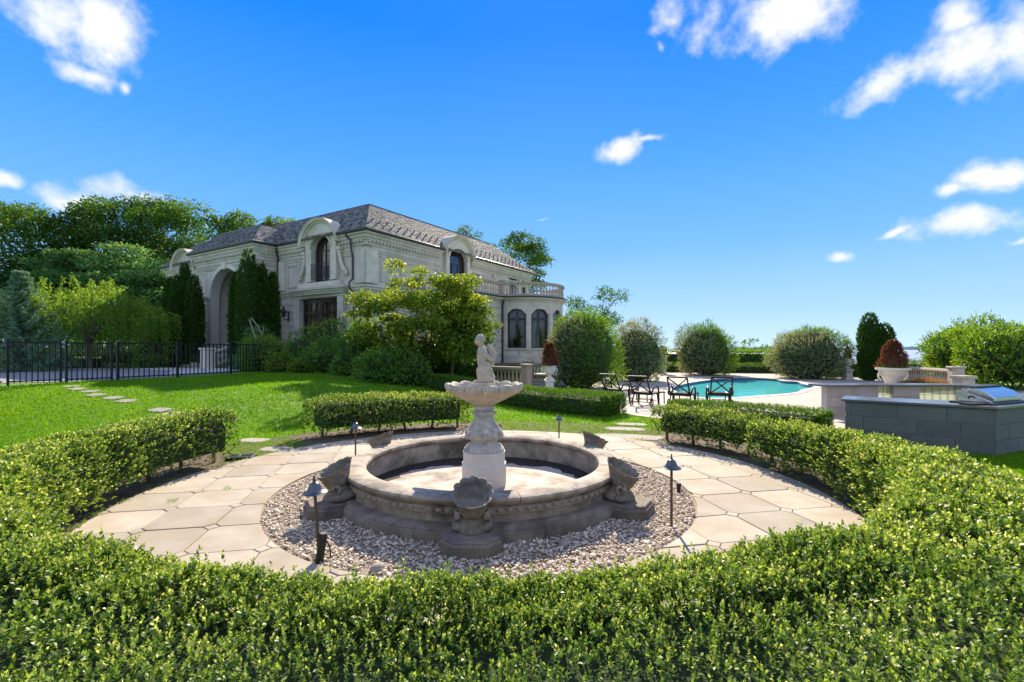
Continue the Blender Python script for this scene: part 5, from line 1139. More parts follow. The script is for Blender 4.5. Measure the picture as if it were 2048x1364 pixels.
# ---------------------------------------------------------------- pots, balustrades, furniture, kitchen
URN = [(.16, 0), (.17, .02), (.17, .05), (.11, .07), (.075, .12), (.075, .16), (.10, .18), (.19, .24), (.245, .33), (.26, .42), (.255, .47), (.285, .50), (.30, .54), (.27, .55), (.24, .53)]
PED = [(.24, 0), (.24, .06), (.20, .09), (.18, .12), (.18, .40), (.21, .44), (.24, .47), (.24, .53), (.17, .55), (0, .55)]
def garden_urn(x, y, lab, s=1.0, z=0.018, plant=None):
    t = thing('garden_urn', lab, 'urn', (x, y, z), 0, 'cream urns on pedestals by the pool', (s, s, s))
    sq = lambda r, z_, a, j: (r*(1.0/max(abs(math.cos(a)), abs(math.sin(a))))*.88 if r else 0, z_)
    obj('pedestal', MB().lathe(PED, 32, mod=sq), 'urn_paint', t); u = obj('urn', MB().lathe(URN, 28, (0, 0, .55), mod=lambda r, z_, a, j: (r*(1+.03*math.cos(14*a)*(1 if 7 <= j <= 9 else 0)), z_)), 'urn_paint', t, smooth=True)
    for q in (0, math.pi): obj('handle', MB().tube([(math.cos(q)*(.25+.07*math.sin(k*.45)), 0, .80+.30*k/8-.02) for k in range(9)], .022, 6), 'urn_paint', u, smooth=True)
    for k in range(6):
        a = TAU*k/6; obj('swag', MB().tube([((.265)*math.cos(a+.5*(j/6-.5)*2*.5), .265*math.sin(a+.5*(j/6-.5)), .98-.05*math.sin(math.pi*j/6)) for j in range(7)], .018, 5), 'urn_paint', u, smooth=True)
    return t
def dead_plant(lab, x, y, z, r, h, n, leaf, seed, mat='dry_leaf', cat='potted shrub', name='dead_shrub'):
    global rng
    rng = np.random.default_rng(seed); t = thing(name, lab, cat, (x, y, z)); tt = rng.random(n)**.8; a = rng.random(n)*TAU; rr = r*(1-tt)**.55*(.75+.35*rng.random(n))*(1+.15*np.sin(a*3+tt*9))
    P = np.stack([rr*np.cos(a), rr*np.sin(a), tt*h], 1); D = unit(np.stack([np.cos(a)*.6, np.sin(a)*.6, .8+0*a], 1)+rng.normal(size=(n, 3))*.3); V, q = sprigs(P, D, 5, leaf*1.5, leaf, leaf*.35, (.3, .8))
    quads_object('foliage', V, rng.random(len(q)), mat, t); obj('twigs', MB().lathe([(r*.55, .0), (r*.62, h*.25), (r*.4, h*.6), (.01, h*.92)], 9), 'dry_twigs', t); obj('stem', MB().tube([(0, 0, -.06), (0, 0, h*.6)], [.025, .01], 6), 'bark', t); return t
x, y = at(1099, 19.6), 19.6; garden_urn(x, y, 'cream pedestal urn with brown dead conifer beside the clipped yew hedge', 1.0); dead_plant('narrow brown dead conifer in the urn near the house', x, y, 1.05, .27, .92, 700, .09, 3)
x, y = gp(1325, 748); garden_urn(x, y, 'cream pedestal urn between two willow bushes at the far terrace edge', 1.05); dead_plant('reddish dry plant in the far urn between the willow bushes', x, y, 1.12, .34, .75, 350, .12, 4)
x, y = gp(1695, 760); garden_urn(x, y, 'cream pedestal urn with bare twiggy plant beside the conifers', 1.12); dead_plant('sparse dark twiggy plant in the urn beside the conifers', x, y, 1.22, .34, .95, 90, .10, 5, 'shrub_leaf', name='twiggy_plant')
# big low planter with handles
bx_, by_ = at(1786, 22.0), 22.0
t = thing('planter', 'large low cream planter with scrolled handles behind the kitchen counter', 'planter', (bx_, by_, .018))
pb = obj('bowl', MB().lathe([(.34, 0), (.36, .05), (.28, .10), (.30, .22), (.40, .45), (.50, .66), (.56, .80), (.66, .84), (.66, .92), (.58, .93), (.54, .86)], 32), 'urn_paint', t, smooth=True)
for s in (-1, 1): obj('handle', MB().tube([(s*(.52+.16*math.sin(k*.35)), 0, .34+.05*k) for k in range(10)], .04, 8), 'urn_paint', pb, smooth=True)
for k in range(8): obj('medallion', MB().tube([(.50*math.cos(TAU*k/8+.12*math.cos(q)), .50*math.sin(TAU*k/8+.12*math.cos(q)), .62+.07*math.sin(q)) for q in np.linspace(0, TAU, 9)], .014, 5), 'urn_paint', pb, smooth=True)
dead_plant('rounded reddish-brown dead shrub in the large planter', bx_, by_, .88, .52, 1.22, 1400, .10, 6)
shrub('potted_fringe', 'green and red plants round the rim of the large planter', (bx_, by_, .84), .55, .16, 'willow_leaf', 240, .07, 5, seed=8, cat='plant', core=False)
def balustrade(name, lab, A, B, h, mat, posts=(1, 1), z=0.0, pw=.34, n=None):
    A = np.array(A, float); B = np.array(B, float); d = unit(B-A); ln = np.linalg.norm(B-A); t = thing(name, lab, 'balustrade', (A[0], A[1], z), math.atan2(d[1], d[0]))
    obj('base_rail', MB().box(0, ln, -.13, .13, 0, .14), mat, t, bevel=.01); obj('handrail', MB().sweep([(-.13, h-.15), (.13, h-.15), (.16, h-.10), (.14, h-.02), (-.14, h-.02), (-.16, h-.10)], [(0, 0), (ln, 0)]), mat, t)
    n = n or int(ln/.22); s = (h-.29)/.58
    for k in range(n): link('baluster', me_bal2[mat], mat, t, (ln*(k+.5)/n, 0, .14), None, (1, 1, s))
    for q, on in ((0, posts[0]), (ln, posts[1])):
        if on: p = obj('post', MB().box(q-pw/2, q+pw/2, -pw/2, pw/2, -.1, h+.04), mat, t, bevel=.015); obj('post_cap', MB().box(q-pw/2-.05, q+pw/2+.05, -pw/2-.05, pw/2+.05, h+.042, h+.12), mat, p, bevel=.02)
    return t
me_bal2 = {m: MB().lathe(BPROF, 8).mesh('baluster_'+m, True) for m in ('pink_stone', 'baluster_stone')}
balustrade('garden_balustrade', 'pinkish stone balustrade ending in a square post behind the fountain statue', (-2.6, 23.4), (at(1053, 20.6), 20.6), .92, 'pink_stone', (0, 1), .12)
balustrade('garden_balustrade', 'weathered stone balustrade in shade beside the round bay', (at(1056, 23.6), 23.6), (at(1125, 25.4), 25.4), 1.0, 'baluster_stone', (1, 0), .1)
balustrade('terrace_balustrade', 'stone balustrade with square end post behind the large planter', (at(1795, 25.5), 25.5), (at(1912, 20.5), 20.5), .92, 'baluster_stone', (0, 1), .02, .42)
p = thing('gate_pier', 'low square stone pier in front of the terrace balustrade post', 'pier', (at(1927, 19.2), 19.2, 0)); obj('shaft', MB().box(-.24, .24, -.24, .24, 0, .62), 'baluster_stone', p, bevel=.01); obj('cap', MB().box(-.30, .30, -.30, .30, .622, .74), 'baluster_stone', p, bevel=.02)
tb = thing('stone_table', 'thin round stone table half hidden behind the pedestal urn', 'table', (at(1096, 21.2), 21.2, .018)); obj('top', MB().lathe([(0, .66), (.55, .66), (.56, .70), (0, .71)], 28), 'kerb_stone', tb); obj('leg', MB().lathe([(.2, 0), (.2, .05), (.08, .1), (.1, .4), (.07, .55), (.16, .658)], 14), 'kerb_stone', tb, smooth=True)
def chaise(px, Y, az, lab):
    t = thing('chaise_longue', lab, 'lounger', (at(px, Y), Y, .02), R(-az), 'iron chaise longues by the pool'); W = .29; SH = .38
    fr = MB()
    for s in (-1, 1): fr.tube([(s*W, -.08, SH), (s*W, .4, SH), (s*W, 1.0, SH), (s*W, 1.18, SH-.02)], .026, 6)
    fr.tube([(-W, 1.18, SH-.02), (W, 1.18, SH-.02)], .026, 6); fr.tube([(-W, -.05, SH), (W, -.05, SH)], .026, 6); obj('seat_frame', fr, 'iron', t)
    for k in range(9): obj('slat', MB().box(-W, W, .04+k*.125, .085+k*.125, SH-.004, SH+.010), 'iron', t)
    top = (0, -.36, SH+.56); bk = MB()
    for s in (-1, 1): bk.tube([(s*W, .0, SH), (s*W, -.17, SH+.25), (s*W, top[1], top[2])], .025, 6)
    bk.tube([(-W, top[1], top[2]), (W, top[1], top[2])], .026, 6); bk.tube([(-W, -.03, SH+.05), (W, -.03, SH+.05)], .026, 6); b = obj('back_frame', bk, 'iron', t)
    cr = MB(); cr.tube([(-W, -.04, SH+.06), (W, top[1]+.01, top[2]-.02)], .020, 6); cr.tube([(W, -.045, SH+.06), (-W, top[1]+.015, top[2]-.02)], .020, 6); obj('cross_brace', cr, 'iron', b)
    for s in (-1, 1):
        obj('armrest', MB().tube([(s*(W+.05), .52, .02), (s*(W+.05), .50, SH+.10), (s*(W+.05), .44, SH+.20), (s*(W+.05), .25, SH+.235), (s*(W+.05), .06, SH+.19), (s*(W+.05), -.06, SH+.05), (s*(W+.03), -.05, SH)], .026, 6), 'iron', t, smooth=True)
        obj('leg', MB().tube([(s*W, 1.1, SH), (s*W, 1.12, .0)], .020, 6), 'iron', t); obj('leg', MB().tube([(s*W, .5, SH), (s*(W+.04), .52, .0)], .020, 6), 'iron', t)
        lg = obj('leg', MB().tube([(s*W, .1, SH), (s*(W+.02), -.03, .13)], .020, 6), 'iron', t)
        wc = (s*(W+.045), -.05, .125); w = MB(); ring = [(wc[0], wc[1]+.115*math.cos(q), wc[2]+.115*math.sin(q)) for q in np.linspace(0, TAU, 19)]; w.tube(ring, .016, 6, False)
        wo = obj('wheel', w, 'iron', t, smooth=True); sp = MB()
        for k in range(6): q = TAU*k/6; sp.tube([wc, (wc[0], wc[1]+.112*math.cos(q), wc[2]+.112*math.sin(q))], .006, 5)
        sp.ball(wc, .02, 8, 6); obj('spokes', sp, 'iron', wo)
    st = MB(); st.tube([(-W-.02, -.04, .13), (W+.02, -.04, .13)], .013, 6); st.tube([(-W, .45, .16), (W, .45, .16)], .013, 6); st.tube([(-.2, -.03, .2), (-.2, .4, .2), (.2, .4, .2), (.2, -.03, .2)], .012, 6); obj('stretcher', st, 'iron', t)
    return t
chaise(1226, 16.2, 42, 'black iron chaise longue nearest the clipped yew hedge, cross-braced back raised'); chaise(1284, 15.0, 38, 'black iron chaise longue, second from the clipped yew hedge')
chaise(1360, 14.6, 33, 'black iron chaise longue, third from the clipped yew hedge'); chaise(1441, 14.6, 16, 'black iron chaise longue farthest from the clipped yew hedge')
# outdoor kitchen: front counter
A = np.array(gp(1690, 798, .82)); B = np.array(gp(1992, 814, .82)); dBC = unit(np.array([.80, .36])); C_ = B+dBC*3.2
dA = unit(B-A); nA = np.array([-dA[1], dA[0]]); nA = nA if nA[1] > 0 else -nA; nB = np.array([-dBC[1], dBC[0]]); nB = nB if nB[1] > 0 else -nB
DEP = .80; bis = unit(nA+nB); Bk = B+bis*DEP/(bis@nA); Ak = A+nA*DEP; Ck = C_+nB*DEP
kit = thing('kitchen_counter', 'long grey stone outdoor kitchen counter with dark granite top beside the lawn', 'counter')
obj('core', MB().prism([tuple(p) for p in (A+.03*dA+nA*.03, B+bis*.03, C_+nB*.03, Ck, Bk, Ak+.03*dA)], -.05, .765), 'kitchen_joint', kit)
def course(P, d, nrm, ln, z0, z1, cuts, parent, mat, th=.03):
    xs_ = [0]+[c for c in cuts if 0 < c < ln]+[ln]; ang = math.atan2(d[1], d[0]); m = Matrix.Translation((P[0], P[1], 0)) @ Matrix.Rotation(ang, 4, 'Z')
    for a, b in zip(xs_[:-1], xs_[1:]): obj('stone_panel', MB().box(a+.005, b-.005, 0, th+.02, z0+.006, z1-.006, m), mat, parent, bevel=.003)
lA = np.linalg.norm(B-A); lB = 3.2
for (z0, z1, c1, c2) in ((-.03, .24, (.75, 1.55), (.8, 1.8)), (.24, .51, (.28, 1.05, 1.62), (.45, 1.5, 2.4)), (.51, .775, (.08, .78, 1.45), (.9, 2.0))):
    course(A, dA, nA, lA, z0, z1, [c*lA/2.05 for c in c1], kit, 'kitchen_stone'); course(B, dBC, nB, lB, z0, z1, c2, kit, 'kitchen_stone')
mA = -nA; course(Ak, mA, dA, DEP, .51, .775, (), kit, 'kitchen_stone_warm'); course(Ak, mA, dA, DEP, .24, .51, (.4,), kit, 'kitchen_stone_warm'); course(Ak, mA, dA, DEP, -.03, .24, (), kit, 'kitchen_stone_warm')
obj('countertop', MB().prism([tuple(p) for p in (A-dA*.06-nA*.04, B-bis*.042, C_-nB*.04, Ck+nB*.03, Bk+bis*.03, Ak-dA*.06+nA*.03)], .777, .822), 'granite', kit, bevel=.008)
# grill
gpos = B+dBC*.80+nB*.42; ga = math.atan2(dBC[1], dBC[0])
gr = thing('gas_grill', 'stainless steel gas grill with hood set in the counter top', 'grill', (gpos[0], gpos[1], .822), ga)
def gprism(y_z, x0, x1): return MB().add([(x0, y, z) for y, z in y_z]+[(x1, y, z) for y, z in y_z], [tuple(range(len(y_z))), tuple(range(len(y_z), 2*len(y_z)))[::-1]]+[(k, len(y_z)+k, len(y_z)+(k+1)%len(y_z), (k+1)%len(y_z)) for k in range(len(y_z))])
hood = obj('hood', gprism([(-.20, .03), (.26, .03), (.26, .22), (.10, .27), (-.10, .20), (-.20, .10)], -.28, .75), 'steel', gr, bevel=.01)
obj('hood_end', gprism([(-.26, .035), (.22, .035), (.26, .20), (.24, .23), (-.24, .06)], -.50, -.46), 'steel', gr, bevel=.006)
obj('hood_lip', MB().box(-.30, .77, .08, .28, .272, .29), 'black_plastic', gr); obj('tray', MB().box(-.62, .78, -.30, .30, .001, .028), 'black_plastic', gr, bevel=.006)
obj('hinge_slot', MB().tube([(-.505, .02+.05*math.cos(q), .07+.06*math.sin(q)) for q in np.linspace(.2, 2.6, 8)], .012, 6), 'black_plastic', gr); obj('handle', MB().tube([(-.25, -.23, .12), (.72, -.23, .12)], .013, 8), 'steel', gr)
cbp = B-dA*.12+bis*.26; cb = tag(obj('griddle_plate', MB().box(-.19, .19, -.10, .10, 0, .03), 'black_plastic', loc=(cbp[0], cbp[1], .823), rot=(0, 0, ga-.2), bevel=.008), 'small black griddle plate lying on the granite near the grill', 'plate')
# bar counter behind with glass-block windows
bar = thing('bar_counter', 'curved stone bar counter with glass-block panels behind the grill counter', 'counter'); Yb = 12.6
xb0, xb1 = at(1655, Yb), at(1965, Yb); holes = [(at(1762, Yb), at(1793, Yb)), (at(1846, Yb), at(1924, Yb))]
cur = lambda x: Yb+.10*math.sin((x-xb0)/(xb1-xb0)*math.pi)
segs = [xb0]+[v for h in holes for v in h]+[xb1]
for i in range(0, 5):
    a, b = segs[i], segs[i+1]
    if i % 2 == 0:
        obj('wall', MB().prism([(a, cur(a)+.03), (b, cur(b)+.03), (b, cur(b)+.25), (a, cur(a)+.25)], -.03, .818), 'kitchen_joint', bar)
        for j, (z0, z1) in enumerate(((0, .27), (.27, .54), (.54, .81))):
            n = max(1, int((b-a)/.75+.5))
            for k in range(n):
                u0, u1 = a+(b-a)*k/n, a+(b-a)*(k+1)/n
                if j % 2 and n > 1: u0, u1 = max(a, u0-(b-a)/n*.4), max(a, u1-(b-a)/n*.4) if k < n-1 else b
                obj('stone_panel', MB().prism([(u0+.004, cur(u0)), (u1-.004, cur(u1)), (u1-.004, cur(u1)+.028), (u0+.004, cur(u0)+.028)], z0+.004, z1-.004), 'kitchen_stone_warm', bar)
    else:
        obj('wall', MB().prism([(a, cur(a)+.01), (b, cur(b)+.01), (b, cur(b)+.25), (a, cur(a)+.25)], -.03, .225), 'kitchen_stone_warm', bar)
        n = max(2, int((b-a)/.195+.5)); w = (b-a)/n
        for k in range(n):
            for j in range(3): obj('glass_block', MB().box(a+k*w+.006, a+(k+1)*w-.006, cur(a)+.06, cur(a)+.14, .23+j*.195, .23+(j+1)*.195-.012), 'glass_block', bar, bevel=.015)
xs_ = np.linspace(xb0-.25, xb1+.1, 16); pl = [(x, cur(min(max(x, xb0), xb1))-.10) for x in xs_]+[(x, cur(min(max(x, xb0), xb1))+.42) for x in xs_[::-1]]; obj('countertop', MB().prism(pl, .82, .865), 'granite', bar, bevel=.008)
# ---------------------------------------------------------------- hedges
HM = 'hedge_leaf'
hf = lambda a: 1.0+.125*np.exp(-(np.abs(np.asarray(a)-274)/56)**4)-.19*sstep(330, 379, a)
wf_ = lambda a: 1.0+2.6*np.exp(-(np.abs(np.asarray(a)-270)/34)**4)
hedge_arc('boxwood_hedge', 'long low boxwood hedge curving round the camera side of the circular walk', FC, 4.22, 4.88, 159, 379, .78, HM, 2750, .0198, hfun=hf, near=True, seed=3, wf=wf_)
hedge_arc('boxwood_hedge', 'boxwood hedge with bare trunks beside the slabs leading to the pool', FC, 4.40, 5.05, 380, 407, .62, HM, 460, .042, seed=13)
hedge_arc('boxwood_hedge', 'rounded boxwood hedge with dark soil under it, behind the fountain and before the lawn', FC, 4.55, 5.4, 97, 138, .75, HM, 420, .042, seed=23, gz=lambda x, y: ground_z(x, y)*0)
hedge_line('yew_hedge', 'bright green clipped yew hedge running from the fountain to the loungers', (2.75, 13.0), (-2.6, 18.0), 1.15, .52, 'yew_leaf', 320, .056)
hedge_line('yew_hedge', 'low clipped yew hedge between the loungers and the stone counter', (3.9, 11.4), (6.05, 9.25), .8, .56, 'yew_leaf', 600, .045)
hedge_line('terrace_hedge', 'low dark clipped hedge along the far edge of the pool terrace', (8.4, 38.2), (20, 35.4), .9, .62, 'yew_leaf', 60, .10, gz=lambda x, y: 0*x)
hedge_line('terrace_hedge', 'dark clipped hedge behind the urn and twin conifers at the terrace edge', (20.2, 32.2), (26, 29.5), 1.0, .95, 'yew_leaf', 60, .10, gz=lambda x, y: 0*x)
hedge_line('tall_hedge', 'tall dark hedge wall closing off the pool terrace before the sea', (8.5, 41.5), (24.5, 38.5), 1.5, 1.5, 'shrub_leaf', 42, .14, gz=lambda x, y: 0*x)
hedge_line('drive_hedge', 'low dark clipped hedge on the far side of the driveway', (-40, 27.0), (-24.2, 28.2), .9, .6, 'arbor_leaf', 42, .11, gz=lambda x, y: .7+0*x)
# ---------------------------------------------------------------- shrubs and conifers
gz = lambda x, y: float(ground_z(x, y))
def on(px, Y, dz=0): x = at(px, Y); return (x, Y, gz(x, Y)+dz)
WL = 'dappled willow bushes round the pool'
def willow(px, py, r, h, lab, seed, cream): x, y = gp(px, py); shrub('willow_bush', lab, (x, y, 0), r, h, 'willow_leaf', int(3500*(r/2)**2), .13, 7, WL, seed, .5, 'bush', True, .28, cream, .42, lump=.24)
willow(1163, 776, 1.85, 3.95, 'huge round green willow bush beside the bay of the house', 31, (-1, -.4, .1, .62)); willow(1272, 762, 1.75, 3.4, 'round grey-green willow bush behind the largest willow bush', 32, (-.2, -.6, .3, .15))
willow(1410, 750, 2.1, 3.75, 'round willow bush with cream lower flank beyond the pool', 33, (-.8, -.5, -.4, .42)); willow(1614, 757, 2.25, 3.3, 'mostly cream variegated willow bush at the far pool edge', 34, (-.55, -.6, -.1, .12))
AV = 'columnar arborvitae by the porch'
for k, (px, Y, top, r, lab) in enumerate(((340, 30.5, 556, .34, 'slim arborvitae column left of the porch, outermost of its group'), (354, 30.0, 552, .36, 'arborvitae column left of the porch between outermost and tallest'), (370, 31.5, 528, .38, 'tallest arborvitae column left of the porch pier'), (389, 30.2, 553, .44, 'arborvitae column touching the left porch pier'),
      (472, 27.6, 545, .28, 'slim arborvitae column at the right jamb of the porch arch'), (497, 26.6, 500, .52, 'tallest and broadest arborvitae column right of the porch arch'), (524, 27.2, 528, .32, 'mid-height arborvitae leaning on the tallest column right of the arch'), (546, 27.6, 547, .27, 'arborvitae column nearest the downpipe, right of the porch arch'))):
    arborvitae('arborvitae', lab, (at(px, Y), Y, .69), r, zat(top, Y)-.69, 1900, .16, AV, 40+k)
for k, (px, top, r, h_lab, ln_) in enumerate(((1737, 628, .46, 'taller of two leaning dark conifers beside the dead red shrub', (.02, 0)), (1769, 648, .44, 'shorter of two leaning dark conifers beside the dead red shrub', (-.01, 0)))):
    Y = 27.2-k*.4; arborvitae('arborvitae', h_lab, (at(px, Y), Y, 0), r, zat(top, Y), 1900, .14, 'conifers at the terrace edge', 60+k, 'arbor_leaf', ln_, .5)
# blue spruce: whorls of drooping boughs
def spruce(name, lab, base, h, r, seed):
    global rng
    rng = np.random.default_rng(seed); root = thing(name, lab, 'conifer', base); B, D = [], []; mb = MB()
    for lv in range(19):
        t = lv/19; z = .35+(h-.5)*t; rl = r*(1-t)**1.1+.08; nb = 11 if t < .6 else 7
        for k in range(nb):
            a = TAU*(k+.37*lv)/nb+rng.normal()*.12; L_ = rl*rng.uniform(.75, 1.1); m = 9; s = np.linspace(.12, 1, m); px_ = np.cos(a)*L_*s; py_ = np.sin(a)*L_*s; pz = z-.16*L_*np.sin(s*2.6)+.10*L_*s**3
            P = np.stack([px_, py_, pz], 1); mb.tube([tuple(P[0]), tuple(P[m//2]), tuple(P[-1])], [.018, .012, .005], 4)
            for q in range(m):
                for e in range(5): B.append(P[q]+rng.normal(size=3)*.035*L_); D.append(unit(np.array([np.cos(a), np.sin(a), .12])+rng.normal(size=3)*.5))
    B = np.array(B); D = np.array(D); V, q = sprigs(B, D, 4, .12, .17, .04, (.4, .8)); quads_object('needles', V, np.clip(.3+.4*q+rng.normal(size=len(q))*.15, 0, 1), 'spruce_leaf', root)
    stuff(obj('boughs', mb, 'bark', root)); obj('trunk', MB().tube([(0, 0, -.1), (0, 0, h*.5), (0, 0, h-.1)], [.14, .08, .01], 8), 'bark', root)
spruce('blue_spruce', 'blue-green spruce with drooping tiers behind the fence gates', on(42, 23.5), zat(531, 23.5)-.7, 2.2, 71)
def weeping(name, lab, base, r, h, seed, n=900):
    global rng
    rng = np.random.default_rng(seed); root = thing(name, lab, 'tree', base); mb = MB(); B, D, VV = [], [], []
    for k in range(10):
        a = TAU*k/10+rng.normal()*.2; rr = r*rng.uniform(.4, .8); mb.tube([(0, 0, h*.3), (rr*.35*math.cos(a), rr*.35*math.sin(a), h*.62), (rr*.7*math.cos(a), rr*.7*math.sin(a), h*.82), (rr*math.cos(a), rr*math.sin(a), h*.74)], [.10, .06, .035, .015], 6)
    for k in range(n):
        a = rng.random()*TAU; rr = r*math.sqrt(rng.random()); top = h*(.60+.36*math.cos(rr/r*1.35))*(1+.13*math.sin(a*3+rr*1.3)+.08*math.sin(a*8-rr*2.9)); ln_ = (.6+1.5*(rr/r))*rng.uniform(.5, 1.1)*h/3.6; m = 14; s = np.linspace(0, 1, m); out = .25+.5*s*(1-s*.5)
        P = np.stack([np.cos(a)*(rr+out*.5), np.sin(a)*(rr+out*.5), np.maximum(top-ln_*s**1.4, .25)], 1)+rng.normal(size=(m, 3))*.03; B.append(P); D.append(unit(np.stack([np.cos(a)*.35+0*s, np.sin(a)*.35+0*s, -.8+0*s], 1)+rng.normal(size=(m, 3))*.45)); VV.append(.42+rng.normal()*.16+.25*(1-s)-.1)
    B = np.concatenate(B); D = np.concatenate(D); VV = np.concatenate(VV); V, q = sprigs(B, D, 3, .10, .17, .055, (.4, .9)); quads_object('crown', V, np.clip(np.repeat(VV, 3)+rng.normal(size=len(q))*.12, 0, 1), 'weeping_leaf', root)
    obj('limbs', mb, 'bark', root, smooth=True); obj('trunk', MB().tube([(.1, 0, -.1), (-.08, 0, h*.18), (0, 0, h*.34)], [.16, .13, .11], 8), 'bark', root, smooth=True)
weeping('weeping_tree', 'spreading weeping tree with yellow-green tips across the drive behind the fence', on(178, 27.5), 4.2, zat(574, 27.5)-.7, 72)
tree('dogwood', 'layered dogwood with horizontal sprays behind the weeping tree', on(215, 50), 11, (at(215, 50), 50, 6.6), (8.4, 5, 6.2), 'dogwood_leaf', 95, .36, 360, 2.0, .26, .2, seed=73, droop=.1, topbias=.1)
tree('dogwood', 'dense dark green tree between the dogwood and the porch columns', on(318, 50), 9, (at(312, 50), 50, 6.2), (4.4, 4, 5.4), 'dogwood_leaf', 46, .36, 300, 1.7, .35, .18, seed=74, droop=.1, var0=-.1)
tree('maple_tree', 'tall dark maple rising behind the dogwood, wide domed crown', on(285, 66), 20, (at(287, 66), 66, 15.4), (10.4, 8, 7.2), 'maple_leaf', 125, .42, 360, 2.1, .75, .45, seed=75, topbias=.18, nlimb=10)
tree('maple_tree', 'big maple at the edge of view, behind the blue spruce', on(-10, 58), 19, (at(0, 58), 58, 11.8), (8.6, 8, 9.2), 'maple_leaf', 105, .40, 360, 2.1, .75, .4, seed=76, topbias=.18)
tree('maple_tree', 'maple filling the gap between the two tall dark maples', on(105, 62), 11, (at(105, 62), 62, 8.0), (7.0, 6, 6.2), 'maple_leaf', 70, .40, 320, 1.9, .6, .3, seed=77, topbias=.1)
tree('maple_tree', 'dark trees low behind the left end of the house', on(400, 72), 10, (at(395, 72), 72, 7.5), (7.2, 6, 6), 'maple_leaf', 50, .46, 260, 2.1, .6, .3, seed=78)
tree('oak_tree', 'leafy treetop showing over the porch roof', on(492, 56), 17, (at(497, 56), 56, 13.6), (4.2, 4, 3.8), 'maple_leaf', 34, .36, 220, 1.3, .7, .3, seed=79, topbias=.2, var0=.1)
tree('oak_tree', 'thin yellow-green treetop showing over the ridge beside the arched dormer', on(570, 56), 17, (at(572, 56), 56, 14.0), (3.3, 3, 3.2), 'lime_leaf', 20, .32, 130, 1.1, .6, .3, seed=80, var0=-.1)
tree('locust_tree', 'airy tree with open crown showing beyond the far roof end', on(1035, 60), 16, (at(1025, 60), 60, 11.6), (4.9, 4, 4.6), 'maple_leaf', 72, .30, 190, 1.15, .6, .28, seed=81, var0=.22)
tree('locust_tree', 'sparse treetop peeping over the garden-side roof ridge', on(940, 60), 15, (at(936, 60), 60, 15.3), (2.4, 2.5, 1.6), 'maple_leaf', 12, .28, 110, .9, .6, .22, seed=82, var0=.2)
tree('olive_tree', 'thin grey-green tree leaning over the largest willow bush', on(1195, 40), 7, (at(1192, 40), 40, 5.0), (2.7, 2, 2.1), 'dogwood_leaf', 24, .20, 120, .75, .6, .14, seed=83, var0=-.1)
tree('small_tree', 'little leafy tree above the tall dark hedge beyond the pool', on(1500, 45), 3, (at(1500, 45), 45, 2.0), (1.5, 1, .9), 'magnolia_leaf', 12, .18, 110, .5, .6, .08, seed=84)
woods = []
wrng = np.random.default_rng(5); nW = 26000; xw = wrng.uniform(-125, -25, nW); hw_ = 4.6+1.6*np.sin(xw*.35)+1.1*np.sin(xw*.9+1); P = np.stack([xw, 88+wrng.uniform(-2.5, 2.5, nW)+2*np.sin(xw*.6), -.6+1.3*hw_*wrng.random(nW)**.8], 1)
D = unit(wrng.normal(size=(nW, 3))+np.array([0, -.5, .2])); stuff(quads_object('far_woods', leaves(P, D, unit(wrng.normal(size=(nW, 3))+np.array([0, 0, 1])), .55*wrng.uniform(.6, 1.3, nW), .4*wrng.uniform(.6, 1.3, nW)), np.clip(wrng.normal(.45, .2, nW), 0, 1), 'maple_leaf'))
# tree in front of the house
tree('maple_sapling', 'yellow-green multi-branched small tree standing before the house corner', on(855, 19.5), 5.2, (at(848, 19.5), 19.5, 2.85), (2.85, 1.8, 2.65), 'lime_leaf', 92, .15, 300, .54, .6, .10, seed=85, shell=.35, nlimb=9, topbias=.30, var0=.17)
tree('maple_sapling', 'lower leafy branches spreading toward the round bay beside the small tree', on(900, 19.9), 3.6, (at(935, 19.9), 19.9, 2.75), (1.35, 1.0, .8), 'lime_leaf', 17, .13, 240, .45, .5, .06, seed=86, shell=.3, var0=.12)
SG = 'shrubs along the house bed'
for k, (px, Y, r, top, mat, leaf, n, lab) in enumerate((
      (520, 24.8, 1.0, 662, 'dogwood_leaf', .10, 900, 'feathery pale green shrub at the end of the fence'),
      (563, 22.6, .55, 708, 'lime_leaf', .11, 420, 'small bright green leafy plant at the lawn edge near the fence'),
      (598, 22.2, .42, 722, 'lime_leaf', .11, 320, 'smallest bright green mound at the lawn edge'),
      (610, 24.2, 1.15, 668, 'shrub_leaf', .10, 1100, 'mid-green shrub before the wide dark window'),
      (652, 23.6, 1.0, 628, 'lime_leaf', .12, 800, 'upright bright green sapling before the wide dark window'),
      (662, 22.0, 1.2, 680, 'shrub_leaf', .11, 1200, 'broad dark shrub between the sapling and the lawn'),
      (722, 20.2, 1.2, 652, 'shrub_leaf', .11, 1300, 'tall bushy shrub below the house corner'),
      (765, 18.4, 1.05, 702, 'shrub_leaf', .11, 1300, 'dense blue-green shrub left of the small tree trunk'),
      (812, 18.5, .9, 700, 'shrub_leaf', .11, 1000, 'shrub directly under the small tree crown'),
      (890, 21.6, 1.3, 655, 'arbor_leaf', .11, 1300, 'dark evergreen shrub right of the small tree trunk'),
      (945, 22.6, .8, 690, 'shrub_leaf', .10, 600, 'low dark shrub between evergreen and stone balustrade'),
      (690, 20.4, .6, 722, 'shrub_leaf', .10, 500, 'little low shrub at the front of the bed'))):
    b = on(px, Y); shrub('bed_shrub', lab, b, (r, r*.8), zat(top, Y)-b[2], mat, n, leaf, 7, SG, 100+k, .65, wd=.55, sq=.42, lump=.44)
shrub('weeping_shrub', 'weeping pale green shrub with bare twigs on top beside the fence', on(527, 23.6), (1.15, .9), 1.75, 'weeping_leaf', 1100, .12, 7, None, 120, .5, wd=.3, sq=.5, lump=.25)
